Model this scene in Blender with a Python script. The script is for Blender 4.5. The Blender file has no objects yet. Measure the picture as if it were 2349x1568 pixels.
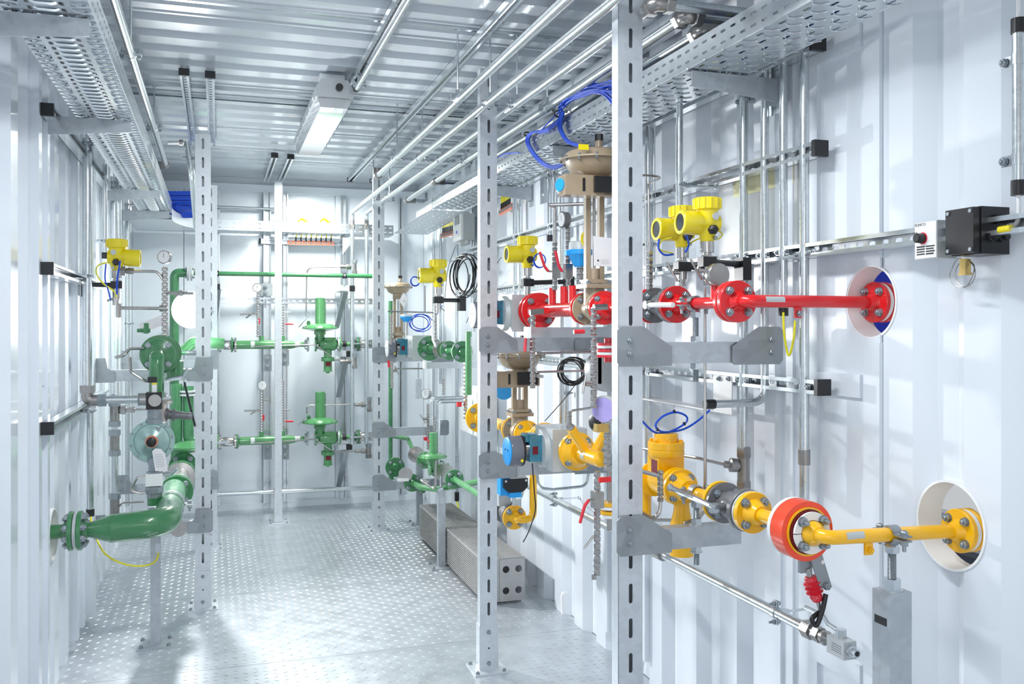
import bpy, math, random
from mathutils import Vector, Matrix
random.seed(7)
V = Vector
C = bpy.context.scene.collection
PI = math.pi
# ---------------------------------------------------------------- camera, world, lights, exposure
sc = bpy.context.scene
F, CX, HY, YAW = 2086.0, 1174.5, 748.0, math.radians(18)
SN, CS = math.sin(YAW), math.cos(YAW)
cam = bpy.data.cameras.new('camera'); cam.sensor_width = 36; cam.lens = F/2349*36; cam.shift_y = -36/2349; cam.clip_start = .02
co = bpy.data.objects.new('camera', cam); C.objects.link(co); co.location = (0, 0, 1.5); co.rotation_euler = (PI/2, 0, -YAW)
sc.camera = co
sc.view_settings.view_transform = 'Standard'; sc.view_settings.look = 'None'; sc.view_settings.gamma = 1
sc.view_settings.use_curve_mapping = False
sc.view_settings.exposure = 0.22
w = bpy.data.worlds.new('sky'); sc.world = w; w.use_nodes = True
w.node_tree.nodes['Background'].inputs[0].default_value = (.92, .96, 1, 1)
w.node_tree.nodes['Background'].inputs[1].default_value = .5
def area(name, loc, tgt, sx, sy, e, col=(1, 1, 1)):
    l = bpy.data.lights.new(name, 'AREA'); l.shape = 'RECTANGLE'; l.size = sx; l.size_y = sy; l.energy = e; l.color = col
    o = bpy.data.objects.new(name, l); C.objects.link(o); o.location = loc
    o.rotation_euler = (V(tgt) - V(loc)).to_track_quat('-Z', 'Y').to_euler(); return o
area('key_softbox', (.0, .1, 1.75), (1.0, 3, 1.0), 1.2, .8, 6, (.93, .97, 1))
area('fill_softbox', (1.0, .1, .9), (.3, 5, 1.0), 1.2, .9, 3, (.93, .97, 1))
for nm_, ty_, en_ in (('flash_light', 'POINT', 12), ('flash_beam', 'SPOT', 200)):
    l = bpy.data.lights.new(nm_, ty_); l.energy = en_; l.shadow_soft_size = .05
    if ty_ == 'SPOT': l.spot_size = math.radians(138); l.spot_blend = .8
    lo = bpy.data.objects.new(nm_, l); C.objects.link(lo); lo.location = (-.147, 5.70, 1.60)
    lo.rotation_euler = V((1.15, -2.0, -.55)).to_track_quat('-Z', 'Y').to_euler()
# added fill lights under the roof; the rear one brightens the back wall
area('roof_fill', (.5, 2.2, 2.55), (.5, 2.6, 0), .12, 1.2, 30, (.95, .98, 1))
area('roof_fill_rear', (.75, 6.9, 2.6), (.75, 6.9, 0), .12, .7, 44, (.98, 1, .94))
# ---------------------------------------------------------------- measuring: a pixel of the photograph onto a plane of the room
def ray(u, v):
    r = (u-CX)/F; return V((SN+r*CS, CS-r*SN, (HY-v)/F))
def at(u, v, x=None, y=None, z=None):
    d = ray(u, v); k = x/d.x if x is not None else (y/d.y if y is not None else (z-1.5)/d.z)
    return V((0, 0, 1.5))+d*k
def AY(y): return lambda u, v: at(u, v, y=y)
def AX(x): return lambda u, v: at(u, v, x=x)
# ---------------------------------------------------------------- materials
MATS = {}
def mat(name, col, metal=0., rough=.4, kind=None, coat=0., amt=.08, scale=20, bump=0.):
    m = bpy.data.materials.new(name); m.use_nodes = True; nt = m.node_tree; b = nt.nodes['Principled BSDF']
    b.inputs['Base Color'].default_value = (*col, 1); b.inputs['Metallic'].default_value = metal; b.inputs['Roughness'].default_value = rough
    b.inputs['Coat Weight'].default_value = coat; b.inputs['Coat Roughness'].default_value = .08
    tc = nt.nodes.new('ShaderNodeTexCoord')
    if kind == 'galv':
        t = nt.nodes.new('ShaderNodeTexVoronoi'); t.inputs['Scale'].default_value = scale
        n = nt.nodes.new('ShaderNodeTexNoise'); n.inputs['Scale'].default_value = scale*.25; n.inputs['Detail'].default_value = 5
        nt.links.new(tc.outputs['Object'], t.inputs['Vector']); nt.links.new(tc.outputs['Object'], n.inputs['Vector'])
        mx = nt.nodes.new('ShaderNodeMix'); mx.data_type = 'FLOAT'; mx.inputs[0].default_value = .6
        nt.links.new(t.outputs['Color'], mx.inputs[2]); nt.links.new(n.outputs['Fac'], mx.inputs[3]); src = mx.outputs[0]
    else:
        t = nt.nodes.new('ShaderNodeTexNoise'); t.inputs['Scale'].default_value = scale; t.inputs['Detail'].default_value = 4
        nt.links.new(tc.outputs['Object'], t.inputs['Vector']); src = t.outputs['Fac']
    r = nt.nodes.new('ShaderNodeValToRGB'); r.color_ramp.elements[0].position = .3; r.color_ramp.elements[1].position = .7
    r.color_ramp.elements[0].color = (*[c*(1-amt) for c in col], 1); r.color_ramp.elements[1].color = (*[min(1, c*(1+amt)) for c in col], 1)
    nt.links.new(src, r.inputs[0]); nt.links.new(r.outputs[0], b.inputs['Base Color'])
    q = nt.nodes.new('ShaderNodeMapRange'); q.inputs['To Min'].default_value = max(.03, rough*(1-amt*2)); q.inputs['To Max'].default_value = min(1, rough*(1+amt*2))
    nt.links.new(src, q.inputs['Value']); nt.links.new(q.outputs[0], b.inputs['Roughness'])
    if bump:
        bp = nt.nodes.new('ShaderNodeBump'); bp.inputs['Strength'].default_value = bump; bp.inputs['Distance'].default_value = .002
        nt.links.new(src, bp.inputs['Height']); nt.links.new(bp.outputs[0], b.inputs['Normal'])
    MATS[name] = m; return m
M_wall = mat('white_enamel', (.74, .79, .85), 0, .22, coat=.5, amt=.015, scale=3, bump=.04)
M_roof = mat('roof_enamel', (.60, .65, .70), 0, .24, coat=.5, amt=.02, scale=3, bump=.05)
M_floor = mat('tread_steel', (.54, .58, .62), .6, .31, amt=.10, scale=9, bump=.1)
M_galv = mat('galvanised', (.66, .70, .74), .6, .38, 'galv', amt=.055, scale=60)
M_arm = mat('galvanised_arm', (.47, .51, .545), .6, .40, 'galv', amt=.08, scale=50)
M_zinc = mat('bright_zinc', (.62, .66, .69), .9, .24, amt=.06, scale=30)
M_tube = mat('galvanised_tube', (.60, .64, .66), .88, .24, 'galv', amt=.09, scale=140)
M_gus = mat('dull_zinc', (.33, .36, .385), .6, .48, 'galv', amt=.14, scale=18)
M_sts = mat('stainless', (.47, .455, .44), .95, .26, amt=.06, scale=40)
M_fit = mat('dark_fitting', (.33, .32, .31), .85, .34, amt=.1, scale=40)
M_bolt = mat('bolt_zinc', (.34, .38, .41), .8, .36, amt=.1, scale=80)
M_green = mat('green_paint', (.05, .215, .085), 0, .27, coat=.5, amt=.08, scale=14, bump=.08)
M_green2 = mat('pale_green_paint', (.085, .30, .11), 0, .28, coat=.7, amt=.08, scale=14)
M_red = mat('red_paint', (.72, .010, .014), 0, .28, coat=.4, amt=.06, scale=12)
M_yel = mat('signal_yellow_paint', (.95, .50, .003), 0, .28, coat=.4, amt=.04, scale=12)
M_lemon = mat('lemon_housing', (.86, .70, .008), 0, .33, coat=.5, amt=.04, scale=12)
M_tan = mat('tan_paint', (.36, .28, .19), 0, .38, coat=.3, amt=.06, scale=20)
M_black = mat('black_plastic', (.012, .012, .014), 0, .35, amt=.1)
M_blue = mat('blue_cable', (.005, .075, .62), 0, .35, amt=.05)
M_sky = mat('sky_blue_plastic', (.02, .36, .85), 0, .3, amt=.04)
M_teal = mat('teal_housing', (.03, .20, .30), 0, .2, coat=.6, amt=.2, scale=30)
M_navy = mat('navy_outdoor_sheet', (.05, .08, .72), 0, .5, amt=.03)
M_orange = mat('orange_red_ring', (.90, .07, .02), 0, .35, coat=.3, amt=.04)
M_white = mat('white_plastic', (.85, .86, .86), 0, .4, amt=.02)
M_cgrey = mat('cast_grey', (.19, .19, .20), .4, .42, amt=.1, scale=60)
M_lgrey = mat('light_grey_box', (.52, .55, .56), .1, .38, coat=.2, amt=.04)
M_copper = mat('copper_bar', (.84, .30, .20), .35, .4, amt=.05)
M_brass = mat('brass', (.70, .50, .18), .9, .28, amt=.05)
M_gy = mat('green_yellow_wire', (.78, .70, .02), 0, .4, amt=.3, scale=14)
M_paper = mat('paper_tag', (.80, .78, .80), 0, .7, amt=.03)
M_redp = mat('red_plastic', (.72, .02, .04), 0, .3, coat=.4, amt=.04)
M_dark = mat('dark_outdoor_sheet', (.06, .07, .09), 0, .6, amt=.05)
M_glass = mat('dark_glass', (.03, .035, .04), 0, .06, coat=1, amt=.05)
M_heat = mat('heater_metal', (.46, .455, .45), .5, .4, amt=.04)
M_maroon = mat('maroon_plate', (.18, .01, .02), .2, .4, amt=.1, scale=90)
M_zincrb = mat('chromated_dish', (.36, .52, .49), .5, .25, amt=.16, scale=7)
M_clear = bpy.data.materials.new('clear_dome'); M_clear.use_nodes = True
_b = M_clear.node_tree.nodes['Principled BSDF']; _b.inputs['Base Color'].default_value = (.55, .60, .72, 1); _b.inputs['Roughness'].default_value = .06
_b.inputs['Transmission Weight'].default_value = .75; _b.inputs['IOR'].default_value = 1.3
M_diff = bpy.data.materials.new('lamp_diffuser'); M_diff.use_nodes = True
_b = M_diff.node_tree.nodes['Principled BSDF']; _b.inputs['Base Color'].default_value = (.78, .80, .82, 1); _b.inputs['Roughness'].default_value = .12; _b.inputs['Transmission Weight'].default_value = .35; _b.inputs['Coat Weight'].default_value = 1
M_emit = bpy.data.materials.new('flash_tube'); M_emit.use_nodes = True
_b = M_emit.node_tree.nodes['Principled BSDF']; _b.inputs['Emission Color'].default_value = (1, 1, 1, 1); _b.inputs['Emission Strength'].default_value = 18
# ---------------------------------------------------------------- mesh builder
def frame(p, ax, up=None):
    z = V(ax).normalized(); u = V(up) if up is not None else (V((0, 0, 1)) if abs(z.z) < .9 else V((0, 1, 0)))
    x = u.cross(z)
    if x.length < 1e-6: x = V((1, 0, 0)).cross(z)
    x.normalize(); y = z.cross(x)
    m = Matrix((x, y, z)).transposed().to_4x4(); m.translation = V(p); return m
class MB:
    def __init__(s, M=None): s.v = []; s.f = []; s.M = M
    def add(s, vs, fs):
        o = len(s.v); M = s.M
        s.v += [tuple(M @ V(p)) if M is not None else tuple(p) for p in vs]; s.f += [tuple(i+o for i in f) for f in fs]; return s
    def box(s, a, b):
        x0, x1 = sorted((a[0], b[0])); y0, y1 = sorted((a[1], b[1])); z0, z1 = sorted((a[2], b[2]))
        return s.add([(x0,y0,z0),(x1,y0,z0),(x1,y1,z0),(x0,y1,z0),(x0,y0,z1),(x1,y0,z1),(x1,y1,z1),(x0,y1,z1)],
                     [(0,3,2,1),(4,5,6,7),(0,1,5,4),(1,2,6,5),(2,3,7,6),(3,0,4,7)])
    def cbox(s, c, sz): c = V(c); h = V(sz)/2; return s.box(c-h, c+h)
    def lathe(s, p, ax, prof, n=16, up=None, ph=0.):
        m = frame(p, ax, up); vs = []; fs = []; k = len(prof)
        for t, r in prof:
            for i in range(n):
                a = 2*PI*i/n+ph; vs.append(m @ V((r*math.cos(a), r*math.sin(a), t)))
        for j in range(k-1):
            for i in range(n):
                q = (i+1) % n; fs.append((j*n+i, j*n+q, (j+1)*n+q, (j+1)*n+i))
        if prof[0][1] > 1e-5: fs.append(tuple(range(n-1, -1, -1)))
        if prof[-1][1] > 1e-5: fs.append(tuple((k-1)*n+i for i in range(n)))
        return s.add(vs, fs)
    def cyl(s, a, b, r, n=14, r2=None, ph=0.):
        a = V(a); b = V(b); L = (b-a).length
        return s.lathe(a, b-a, [(0, r), (L, r if r2 is None else r2)], n, ph=ph)
    def ring(s, p, ax, r0, r1, t, n=32, rim=True):      # washer: hole r0, outside r1
        m = frame(p, ax); vs = []; fs = []
        for r, z in ((r0, 0), (r1, 0), (r1, t), (r0, t)):
            for i in range(n): a = 2*PI*i/n; vs.append(m @ V((r*math.cos(a), r*math.sin(a), z)))
        for j in range(4):
            for i in range(n): q = (i+1) % n; fs.append((j*n+i, j*n+q, ((j+1) % 4)*n+q, ((j+1) % 4)*n+i))
        return s.add(vs, fs)
    def tube(s, pts, r, n=8, bend=.03, closed=False, seg=5):
        P = [V(p) for p in pts]; Q = []
        if closed: Q = P
        else:
            Q.append(P[0])
            for i in range(1, len(P)-1):
                a, b, c = P[i-1], P[i], P[i+1]; d1 = (a-b); d2 = (c-b)
                if d1.length < 1e-6 or d2.length < 1e-6: continue
                ang = d1.angle(d2); t = min(bend/max(.05, math.tan(ang/2)), d1.length*.49, d2.length*.49)
                if ang > 3.05 or bend <= 0: Q.append(b); continue
                A = b+d1.normalized()*t; B = b+d2.normalized()*t
                for k in range(seg+1):
                    w_ = k/seg; Q.append(A.lerp(b, w_).lerp(b.lerp(B, w_), w_))
            Q.append(P[-1])
        m = len(Q); vs = []; fs = []; prev = None
        for i, p in enumerate(Q):
            d = (Q[(i+1) % m]-Q[i-1]) if closed else (Q[min(i+1, m-1)]-Q[max(i-1, 0)])
            d.normalize()
            if prev is None: u = d.orthogonal().normalized()
            else:
                u = prev-d*prev.dot(d)
                if u.length < 1e-5: u = d.orthogonal()
                u.normalize()
            prev = u; w_ = d.cross(u)
            for k in range(n): a = 2*PI*k/n; vs.append(p+u*(r*math.cos(a))+w_*(r*math.sin(a)))
        for i in range(m if closed else m-1):
            for k in range(n): q = (k+1) % n; j = (i+1) % m; fs.append((i*n+k, i*n+q, j*n+q, j*n+k))
        if not closed: fs += [tuple(range(n-1, -1, -1)), tuple((m-1)*n+k for k in range(n))]
        return s.add(vs, fs)
    def prism(s, poly, M, h):                            # poly in the xy plane of M, extruded by h along its z
        n = len(poly); vs = [M @ V((x, y, 0)) for x, y in poly]+[M @ V((x, y, h)) for x, y in poly]
        return s.add(vs, [tuple(range(n-1, -1, -1)), tuple(range(n, 2*n))]+[(i, (i+1) % n, n+(i+1) % n, n+i) for i in range(n)])
    def perf(s, M, nx, ny, cw, ch, hw, hh, t, rnd=True, skip=None, x0=0., y0=0.):   # sheet of cells cw x ch, each with a slot hw x hh (half sizes)
        st = []
        if rnd:
            r = min(hw, hh)
            if hh >= hw: c = [(0, hh-r), (0, -(hh-r))]; a0 = 0
            else: c = [(hw-r, 0), (-(hw-r), 0)]; a0 = -PI/2
            for q in range(2):
                for k in range(5): a = a0+q*PI+PI*k/4; st.append((c[q][0]+r*math.cos(a), c[q][1]+r*math.sin(a)))
        else: st = [(hw, -hh), (hw, hh), (-hw, hh), (-hw, -hh)]
        for q_ in ((0, hh), (0, -hh)):
            if not any(abs(p[0]) < 1e-9 and abs(p[1]-q_[1]) < 1e-9 for p in st): st.append(q_)
        st = [(0.0 if abs(p[0]) < 1e-9 else p[0], p[1]) for p in st]
        st.sort(key=lambda p: math.atan2(p[1], p[0]))
        R = [p for p in st if p[0] >= -1e-9]; L = [p for p in st if p[0] <= 1e-9]
        R.sort(key=lambda p: math.atan2(p[1], p[0])); L.sort(key=lambda p: math.atan2(p[1], p[0]) % (2*PI))
        for i in range(nx):
            for j in range(ny):
                cx = x0+(i+.5)*cw; cy = y0+(j+.5)*ch; a, b = cw/2, ch/2
                if skip and skip(i, j):
                    vs = [(cx-a, cy-b), (cx+a, cy-b), (cx+a, cy+b), (cx-a, cy+b)]
                    s.add([M @ V((x, y, z)) for z in (0, t) for x, y in vs], [(3, 2, 1, 0), (4, 5, 6, 7)]); continue
                right = [(0, -b), (a, -b), (a, b), (0, b)]+[p for p in reversed(R)]
                left = [(0, b), (-a, b), (-a, -b), (0, -b)]+[p for p in reversed(L)]
                for pl in (right, left):
                    n = len(pl)
                    s.add([M @ V((cx+x, cy+y, z)) for z in (0, t) for x, y in pl], [tuple(range(n-1, -1, -1)), tuple(range(n, 2*n))])
                n = len(st); s.add([M @ V((cx+x, cy+y, z)) for z in (0, t) for x, y in st], [(k, n+k, n+(k+1) % n, (k+1) % n) for k in range(n)])
        return s
    def mesh(s, name, mt, smooth=True, ang=38):
        me = bpy.data.meshes.new(name); me.from_pydata(s.v, [], s.f); me.materials.append(mt)
        if smooth:
            me.shade_smooth(); me.set_sharp_from_angle(angle=math.radians(ang))
        return me
def tag(o, label=None, cat=None, group=None, kind=None):
    if label: o['label'] = label
    if cat: o['category'] = cat
    if group: o['group'] = group
    if kind: o['kind'] = kind
    return o
def thing(name, label, cat, loc, group=None):
    o = bpy.data.objects.new(name, None); C.objects.link(o); o.location = V(loc); o.empty_display_size = .05
    return tag(o, label, cat, group)
def setp(o, parent):
    if parent is not None:
        o.parent = parent; q = parent; t = V((0, 0, 0))
        while q is not None: t += q.location; q = q.parent
        # every ancestor only translates, so the parent inverse is a plain shift
        if parent.type != 'MESH' or parent.parent is None: pass
        o.matrix_parent_inverse = WORLD(parent).inverted()
def WORLD(o):
    if o.parent is None: return Matrix.LocRotScale(o.location, o.rotation_euler, o.scale)
    return WORLD(o.parent) @ o.matrix_parent_inverse @ Matrix.LocRotScale(o.location, o.rotation_euler, o.scale)
def part(name, m, mt, parent=None, kind=None, label=None, smooth=True):
    me = m.mesh(name, mt, smooth) if isinstance(m, MB) else m
    o = bpy.data.objects.new(name, me); C.objects.link(o); setp(o, parent)
    return tag(o, label=label, kind=kind)
def top(name, m, mt, label, cat, group=None, kind=None):
    return tag(part(name, m, mt), label, cat, group, kind)
def struct(name, m, mt, parent=None, smooth=True):
    o = part(name, m, mt, parent, smooth=smooth); o['kind'] = 'structure'; return o
# shared small meshes -------------------------------------------------------
_cache = {}
def place(name, key, make, mt, M, parent):
    k = (key, mt.name)
    if k not in _cache: _cache[k] = make().mesh(name, mt)
    o = bpy.data.objects.new(name, _cache[k]); C.objects.link(o); o.location, q, _ = M.decompose(); o.rotation_euler = q.to_euler()
    if parent is not None: o.parent = parent; o.matrix_parent_inverse = WORLD(parent).inverted()
    return o
def bolt_mb(r, L=.012):          # hex nut of across-corner radius r with washer and stud end; z outward
    m = MB(); m.lathe((0,0,0), (0,0,1), [(0, r*1.12), (r*.16, r*1.12)], 14)
    m.lathe((0,0,r*.16), (0,0,1), [(0, r*.96), (r*.15, r), (r*.75, r), (r*.9, r*.86)], 6)
    m.lathe((0,0,r*.9), (0,0,1), [(0, r*.5), (L, r*.5), (L+r*.12, r*.36)], 10); return m
def bolt(p, ax, r, parent, L=None, mt=None, name='bolt'):
    L = r*.5 if L is None else L
    return place(name, ('b', round(r, 4), round(L, 4)), lambda: bolt_mb(r, L), mt or M_bolt, frame(p, ax), parent)
def flange(parent, p, ax, R, t=.018, mt=None, nb=4, br=None, hub=None, hubL=.03, bore=.6, side=1, rot=PI/4, two=False, rp=.72, label=None, rimmt=None):
    """flange disc centred on p, thickness t along ax; nuts on the +ax face"""
    ax = V(ax).normalized(); p = V(p); m = MB()
    prof = [(-t/2, R*.97), (-t/2+R*.03, R), (t/2-R*.03, R), (t/2, R*.97)]
    if hub: prof += [(t/2, hub*1.55), (t/2+hubL*.25, hub*1.35), (t/2+hubL, hub)]
    m.lathe(p, ax, prof, 32); o = part('flange', m, mt, parent, label=label)
    fr = frame(p, ax); br = br or R*.15
    for i in range(nb):
        a = rot+2*PI*i/nb; q = fr @ V((R*rp*math.cos(a), R*rp*math.sin(a), t/2))
        bolt(q, ax, br, o)
        if two: bolt(q-ax*t, -ax, br, o)
    return o
def stack(parent, p, ax, items, mt=None, name='fitting'):
    """column of compression fittings: items = (length, radius, sides) one after another"""
    m = MB(); ax = V(ax).normalized(); q = V(p)
    for L, r, n in items:
        if n == 6: m.lathe(q, ax, [(0, r*.9), (L*.12, r), (L*.88, r), (L, r*.9)], 6)
        else: m.lathe(q, ax, [(0, r), (L, r)], n or 10)
        q = q+ax*L
    return part(name, m, mt or M_sts, parent), q
def fit(r, k=1., n=3):           # a usual run of nuts and collars
    out = []
    for i in range(n): out += [(r*1.5*k, r, 6), (r*.45*k, r*.6, 10), (r*1.2*k, r*1.02, 6), (r*.3*k, r*.72, 10)]
    return out
def fit_len(items): return sum(i[0] for i in items)
def fitted(parent, a, b, r, k=1., mt=None, name='fitting'):   # fittings that fill the way from a to b
    a = V(a); b = V(b); L = (b-a).length; n = max(1, round(L/(r*3.45))); items = fit(r, 1, n); s = L/fit_len(items)
    return stack(parent, a, b-a, [(i[0]*s, i[1], i[2]) for i in items], mt, name)[0]
# ================================================================ THE ROOM
XL, XR, YB, ZC = -.638, 1.72, 7.78, 2.72
Y0 = .55
def profile(y0, y1, x_in, sgn, th):       # corrugation: inner flat .11, slope .05, groove .07, slope .05
    pts = []; y = 2.035-.28*6+.0
    ph = [(0, 0), (.11, 0), (.16, .034), (.23, .034), (.28, 0)]
    k = -8
    while True:
        base = 1.925+.28*k
        for dy, dx in ph[:4]:
            q = base+dy
            if y0 < q < y1: pts.append((x_in+sgn*dx, q))
        k += 1
        if base > y1: break
    pts = [(x_in, y0)]+pts+[(x_in, y1)]
    return pts+[(x_in+sgn*th, y1), (x_in+sgn*th, y0)]
def cut_round(o, centres):
    for c, r in centres:
        m = MB(); m.cyl(c-V((.3, 0, 0)), c+V((.3, 0, 0)), r, 48); me = m.mesh('cut', M_wall, False); k = bpy.data.objects.new('cut', me); C.objects.link(k)
        md = o.modifiers.new('b', 'BOOLEAN'); md.object = k; md.operation = 'DIFFERENCE'; md.solver = 'EXACT'
        dg = bpy.context.evaluated_depsgraph_get(); dg.update()
        new = bpy.data.meshes.new_from_object(o.evaluated_get(dg)); o.modifiers.clear(); o.data = new
        bpy.data.objects.remove(k); bpy.data.meshes.remove(me)
    return o
H_red = at(1998, 692, x=XR); H_yel = at(2180, 1204, x=XR); H_left = at(122, 1226, x=XL); H_grn = V((XR, 5.12, .62))
W = MB(); W.prism(profile(Y0, YB, XR, 1, .065), Matrix.Identity(4), 2.8)
wr = cut_round(struct('wall_right', W, M_wall, smooth=False), [(H_red, .100), (H_yel, .108), (H_grn, .11)])
W = MB(); W.prism(profile(Y0, YB, XL, -1, .065), Matrix.Identity(4), 2.8)
wl = cut_round(struct('wall_left', W, M_wall, smooth=False), [(H_left, .105)])
for c, r, s_, w_ in ((H_red, .100, 1, wr), (H_yel, .108, 1, wr), (H_grn, .11, 1, wr), (H_left, .105, -1, wl)):
    m = MB(); m.ring(c-V((s_*.003, 0, 0)), (s_, 0, 0), r-.003, r+.003, .075, 48); struct('wall_sleeve', m, M_white, w_)
# flat pressed door leaves and their frames
def bar(w_, x, ya, yb, za, zb, t=.02, s_=-1): m = MB(); m.box((x, ya, za), (x+s_*t, yb, zb)); return struct('door_frame', m, M_wall, w_, smooth=False)
dr = struct('door_1', MB().box((XR+.002, 2.040, .101), (XR-.006, 2.5, 2.615)), M_wall, smooth=False); dr = cut_round(dr, [(H_red, .1)])
bar(dr, XR, 2.036, 2.10, .1, 1.455, .012); bar(dr, XR, 2.036, 2.10, 1.685, 2.62, .012)
for ya, yb in ((2.30, 2.34), (2.42, 2.455), (2.485, 2.515)): bar(dr, XR, ya, yb, .1, 2.62, .016)
for za, zb in ((2.28, 2.345), (1.30, 1.365), (.50, .555)): bar(dr, XR, 2.11, 2.30, za, zb, .016)
dr2 = struct('door_2', MB().box((XR+.002, 3.440, .1), (XR-.006, 3.855, 2.615)), M_wall, smooth=False)
for ya, yb in ((3.436, 3.47), (3.68, 3.72), (3.82, 3.86)): bar(dr2, XR, ya, yb, .1, 2.62, .022)
for za, zb in ((2.22, 2.28), (1.2, 1.26)): bar(dr2, XR, 3.46, 3.68, za, zb, .016)
dl = struct('door_3', MB().box((XL-.002, 3.645, .12), (XL+.012, 3.83, 2.62)), M_wall, smooth=False)
for ya, yb, t_ in ((3.64, 3.70, .03), (3.79, 3.835, .035), (4.61, 4.66, .03), (4.80, 4.85, .03), (5.0, 5.10, .05)): bar(dl, XL, ya, yb, .05, 2.62, t_, 1)
for za, zb in ((1.28, 1.34), (.72, .77)): bar(dl, XL, 3.70, 3.79, za, zb, .024, 1); bar(dl, XL, 4.66, 4.80, za, zb, .016, 1)
# back wall: flat panels with seams
wb = struct('wall_back', MB().box((XL-.07, YB+.02, -.02), (XR+.07, YB+.09, 2.8)), M_wall, smooth=False)
xs = [XL, -.25, .36, .955, 1.35, 1.53, XR]
for a, b in zip(xs, xs[1:]): struct('wall_panel', MB().box((a+.003, YB, .05), (b-.003, YB+.02, 2.60)), M_wall, wb, smooth=False)
struct('trim_1', MB().box((XL, YB-.05, 2.60), (XR, YB+.02, 2.66)), M_wall, smooth=False)
struct('trim_2', MB().box((XL, YB-.03, 0), (XR, YB+.02, .05)), M_wall, smooth=False)
# ceiling: cross ribs
pts = []; y = Y0; zc = ZC
while y < 7.2: pts += [(y, zc), (y+.09, zc), (y+.112, zc+.022), (y+.187, zc+.022)]; y += .209
pts += [(y, zc), (YB, zc), (YB, zc+.08), (Y0, zc+.08)]
W = MB(); W.prism(pts, Matrix(((0, 0, 1, XL), (1, 0, 0, 0), (0, 1, 0, 0), (0, 0, 0, 1))), XR-XL)
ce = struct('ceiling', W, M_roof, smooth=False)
for y in (2.72, 3.76, 4.80, 5.84, 6.9): struct('roof_seam', MB().box((XL, y, ZC-.006), (XR, y+.018, ZC)), M_roof, ce, smooth=False)
struct('trim_3', MB().box((XL, Y0, ZC-.07), (XL+.05, YB, ZC)), M_wall, smooth=False)
struct('trim_4', MB().box((XR-.05, Y0, ZC-.07), (XR, YB, ZC)), M_wall, smooth=False)
# floor: tread plates with raised tears
fl = struct('floor', MB().box((XL-.07, Y0, -.06), (XR+.07, YB+.05, -.006)), M_floor, smooth=False)
ys = [Y0, 1.93, 3.06, 4.19, 5.32, 6.45, 7.58, YB]
for a, b in zip(ys, ys[1:]): struct('floor_plate', MB().box((XL-.03, a+.0015, -.006), (XR+.03, b-.0015, 0)), M_floor, fl, smooth=False)
tv = []; tf = []; i = 0; dx, dy = .041, .041
nyt = int((YB-2.7)/dy)
for j in range(nyt):
    y = 2.7+j*dy
    for k in range(int((XR-XL)/dx)):
        x = XL+.02+k*dx; a = (.62 if (j+k) % 2 else -.62)
        if min(abs(y-s_) for s_ in ys) < .016: continue
        c, s_ = math.cos(a), math.sin(a); L, Wd, H = .0145, .0025, .0014
        o = len(tv)
        for px_, py_, pz_ in ((-L, 0, 0), (-L*.3, -Wd, 0), (L*.4, -Wd*.9, 0), (L, 0, 0), (L*.4, Wd*.9, 0), (-L*.3, Wd, 0), (-L*.4, 0, H), (L*.45, 0, H)):
            tv.append((x+px_*c-py_*s_, y+px_*s_+py_*c, pz_))
        tf += [(o, o+1, o+6), (o+1, o+2, o+7, o+6), (o+2, o+3, o+7), (o+3, o+4, o+7), (o+4, o+5, o+6, o+7), (o+5, o, o+6)]
m = MB(); m.v = tv; m.f = tf; t = part('tread_pattern', m, M_floor, fl, kind='stuff', smooth=False)
# outside the openings in the right wall
o = top('outdoor_sheet', MB().box((2.28, 2.55, 1.0), (2.32, 4.6, 2.3)), M_navy, 'deep blue sheet outside, seen through the opening around the red pipe', 'sheet')
o = thing('outdoor_crate', 'dark and white crate outside the opening around the yellow pipe', 'crate', (2.4, 2.3, 0))
part('side', MB().box((2.45, 2.2, 0), (2.5, 3.8, .84)), M_white, o); part('side', MB().box((2.40, 2.3, 1.18), (2.46, 3.8, 1.5)), M_dark, o); part('band', MB().box((2.3, 2.2, .70), (2.36, 3.2, .76)), M_dark, o)
part('post', MB().box((2.42, 2.2, 0), (2.46, 2.24, 1.5)), M_dark, o)

# ================================================================ RACK POSTS, ARMS, RAILS
def post(x0, x1, y, z1, label, face=-1, plate=True, dep=.045, x_open=None, base=True, zs=.20):
    w_ = x1-x0; xc = (x0+x1)/2
    t = thing('rack_post', label, 'post', (xc, y, 0), 'slotted galvanised rack posts')
    m = MB(); n = int((z1-.12)/.1)
    m.perf(frame_xyz((x0, y, .02), (1, 0, 0), (0, 0, 1)), 1, n, w_, .1, .006, .029, .003, y0=(z1-.02-n*.1))
    m.box((x0, y, .02), (x1, y+.003, z1-n*.1)) if z1-n*.1 > .03 else None
    m.box((x0, y+.003, .02), (x0+.003, y+dep, z1)); m.box((x1-.003, y+.003, .02), (x1, y+dep, z1))
    m.box((x0+.003, y+dep-.003, .02), (x1-.003, y+dep, z1))  # added back plate, unseen; shuts light out so the slots look dark
    part('upright', m, M_galv, t, smooth=False)
    if base:
        e = .005; m = MB(); m.box((x0-e, y-e, .008), (x1+e, y-.001, zs)); m.box((x0-e, y-.001, .008), (x0-.001, y+dep+e, zs)); m.box((x1+.001, y-.001, .008), (x1+e, y+dep+e, zs))
        sl = part('foot_sleeve', m, M_galv, t, smooth=False)
        part('hole', MB().cyl((xc, y-e-.0006, zs/2), (xc, y-e+.001, zs/2), .004, 12), M_black, sl)
        for z in (zs-.03, .035): bolt((xc, y-e, z), (0, -1, 0), .0085, sl)
        b = part('base_plate', MB().box((xc-.075, y-.055, 0), (xc+.075, y+.095, .008)), M_galv, t, smooth=False)
        for sx in (-1, 1):
            for sy in (-.04, .08): bolt((xc+sx*.06, y+sy, .008), (0, 0, 1), .008, b)
    return t
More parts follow.
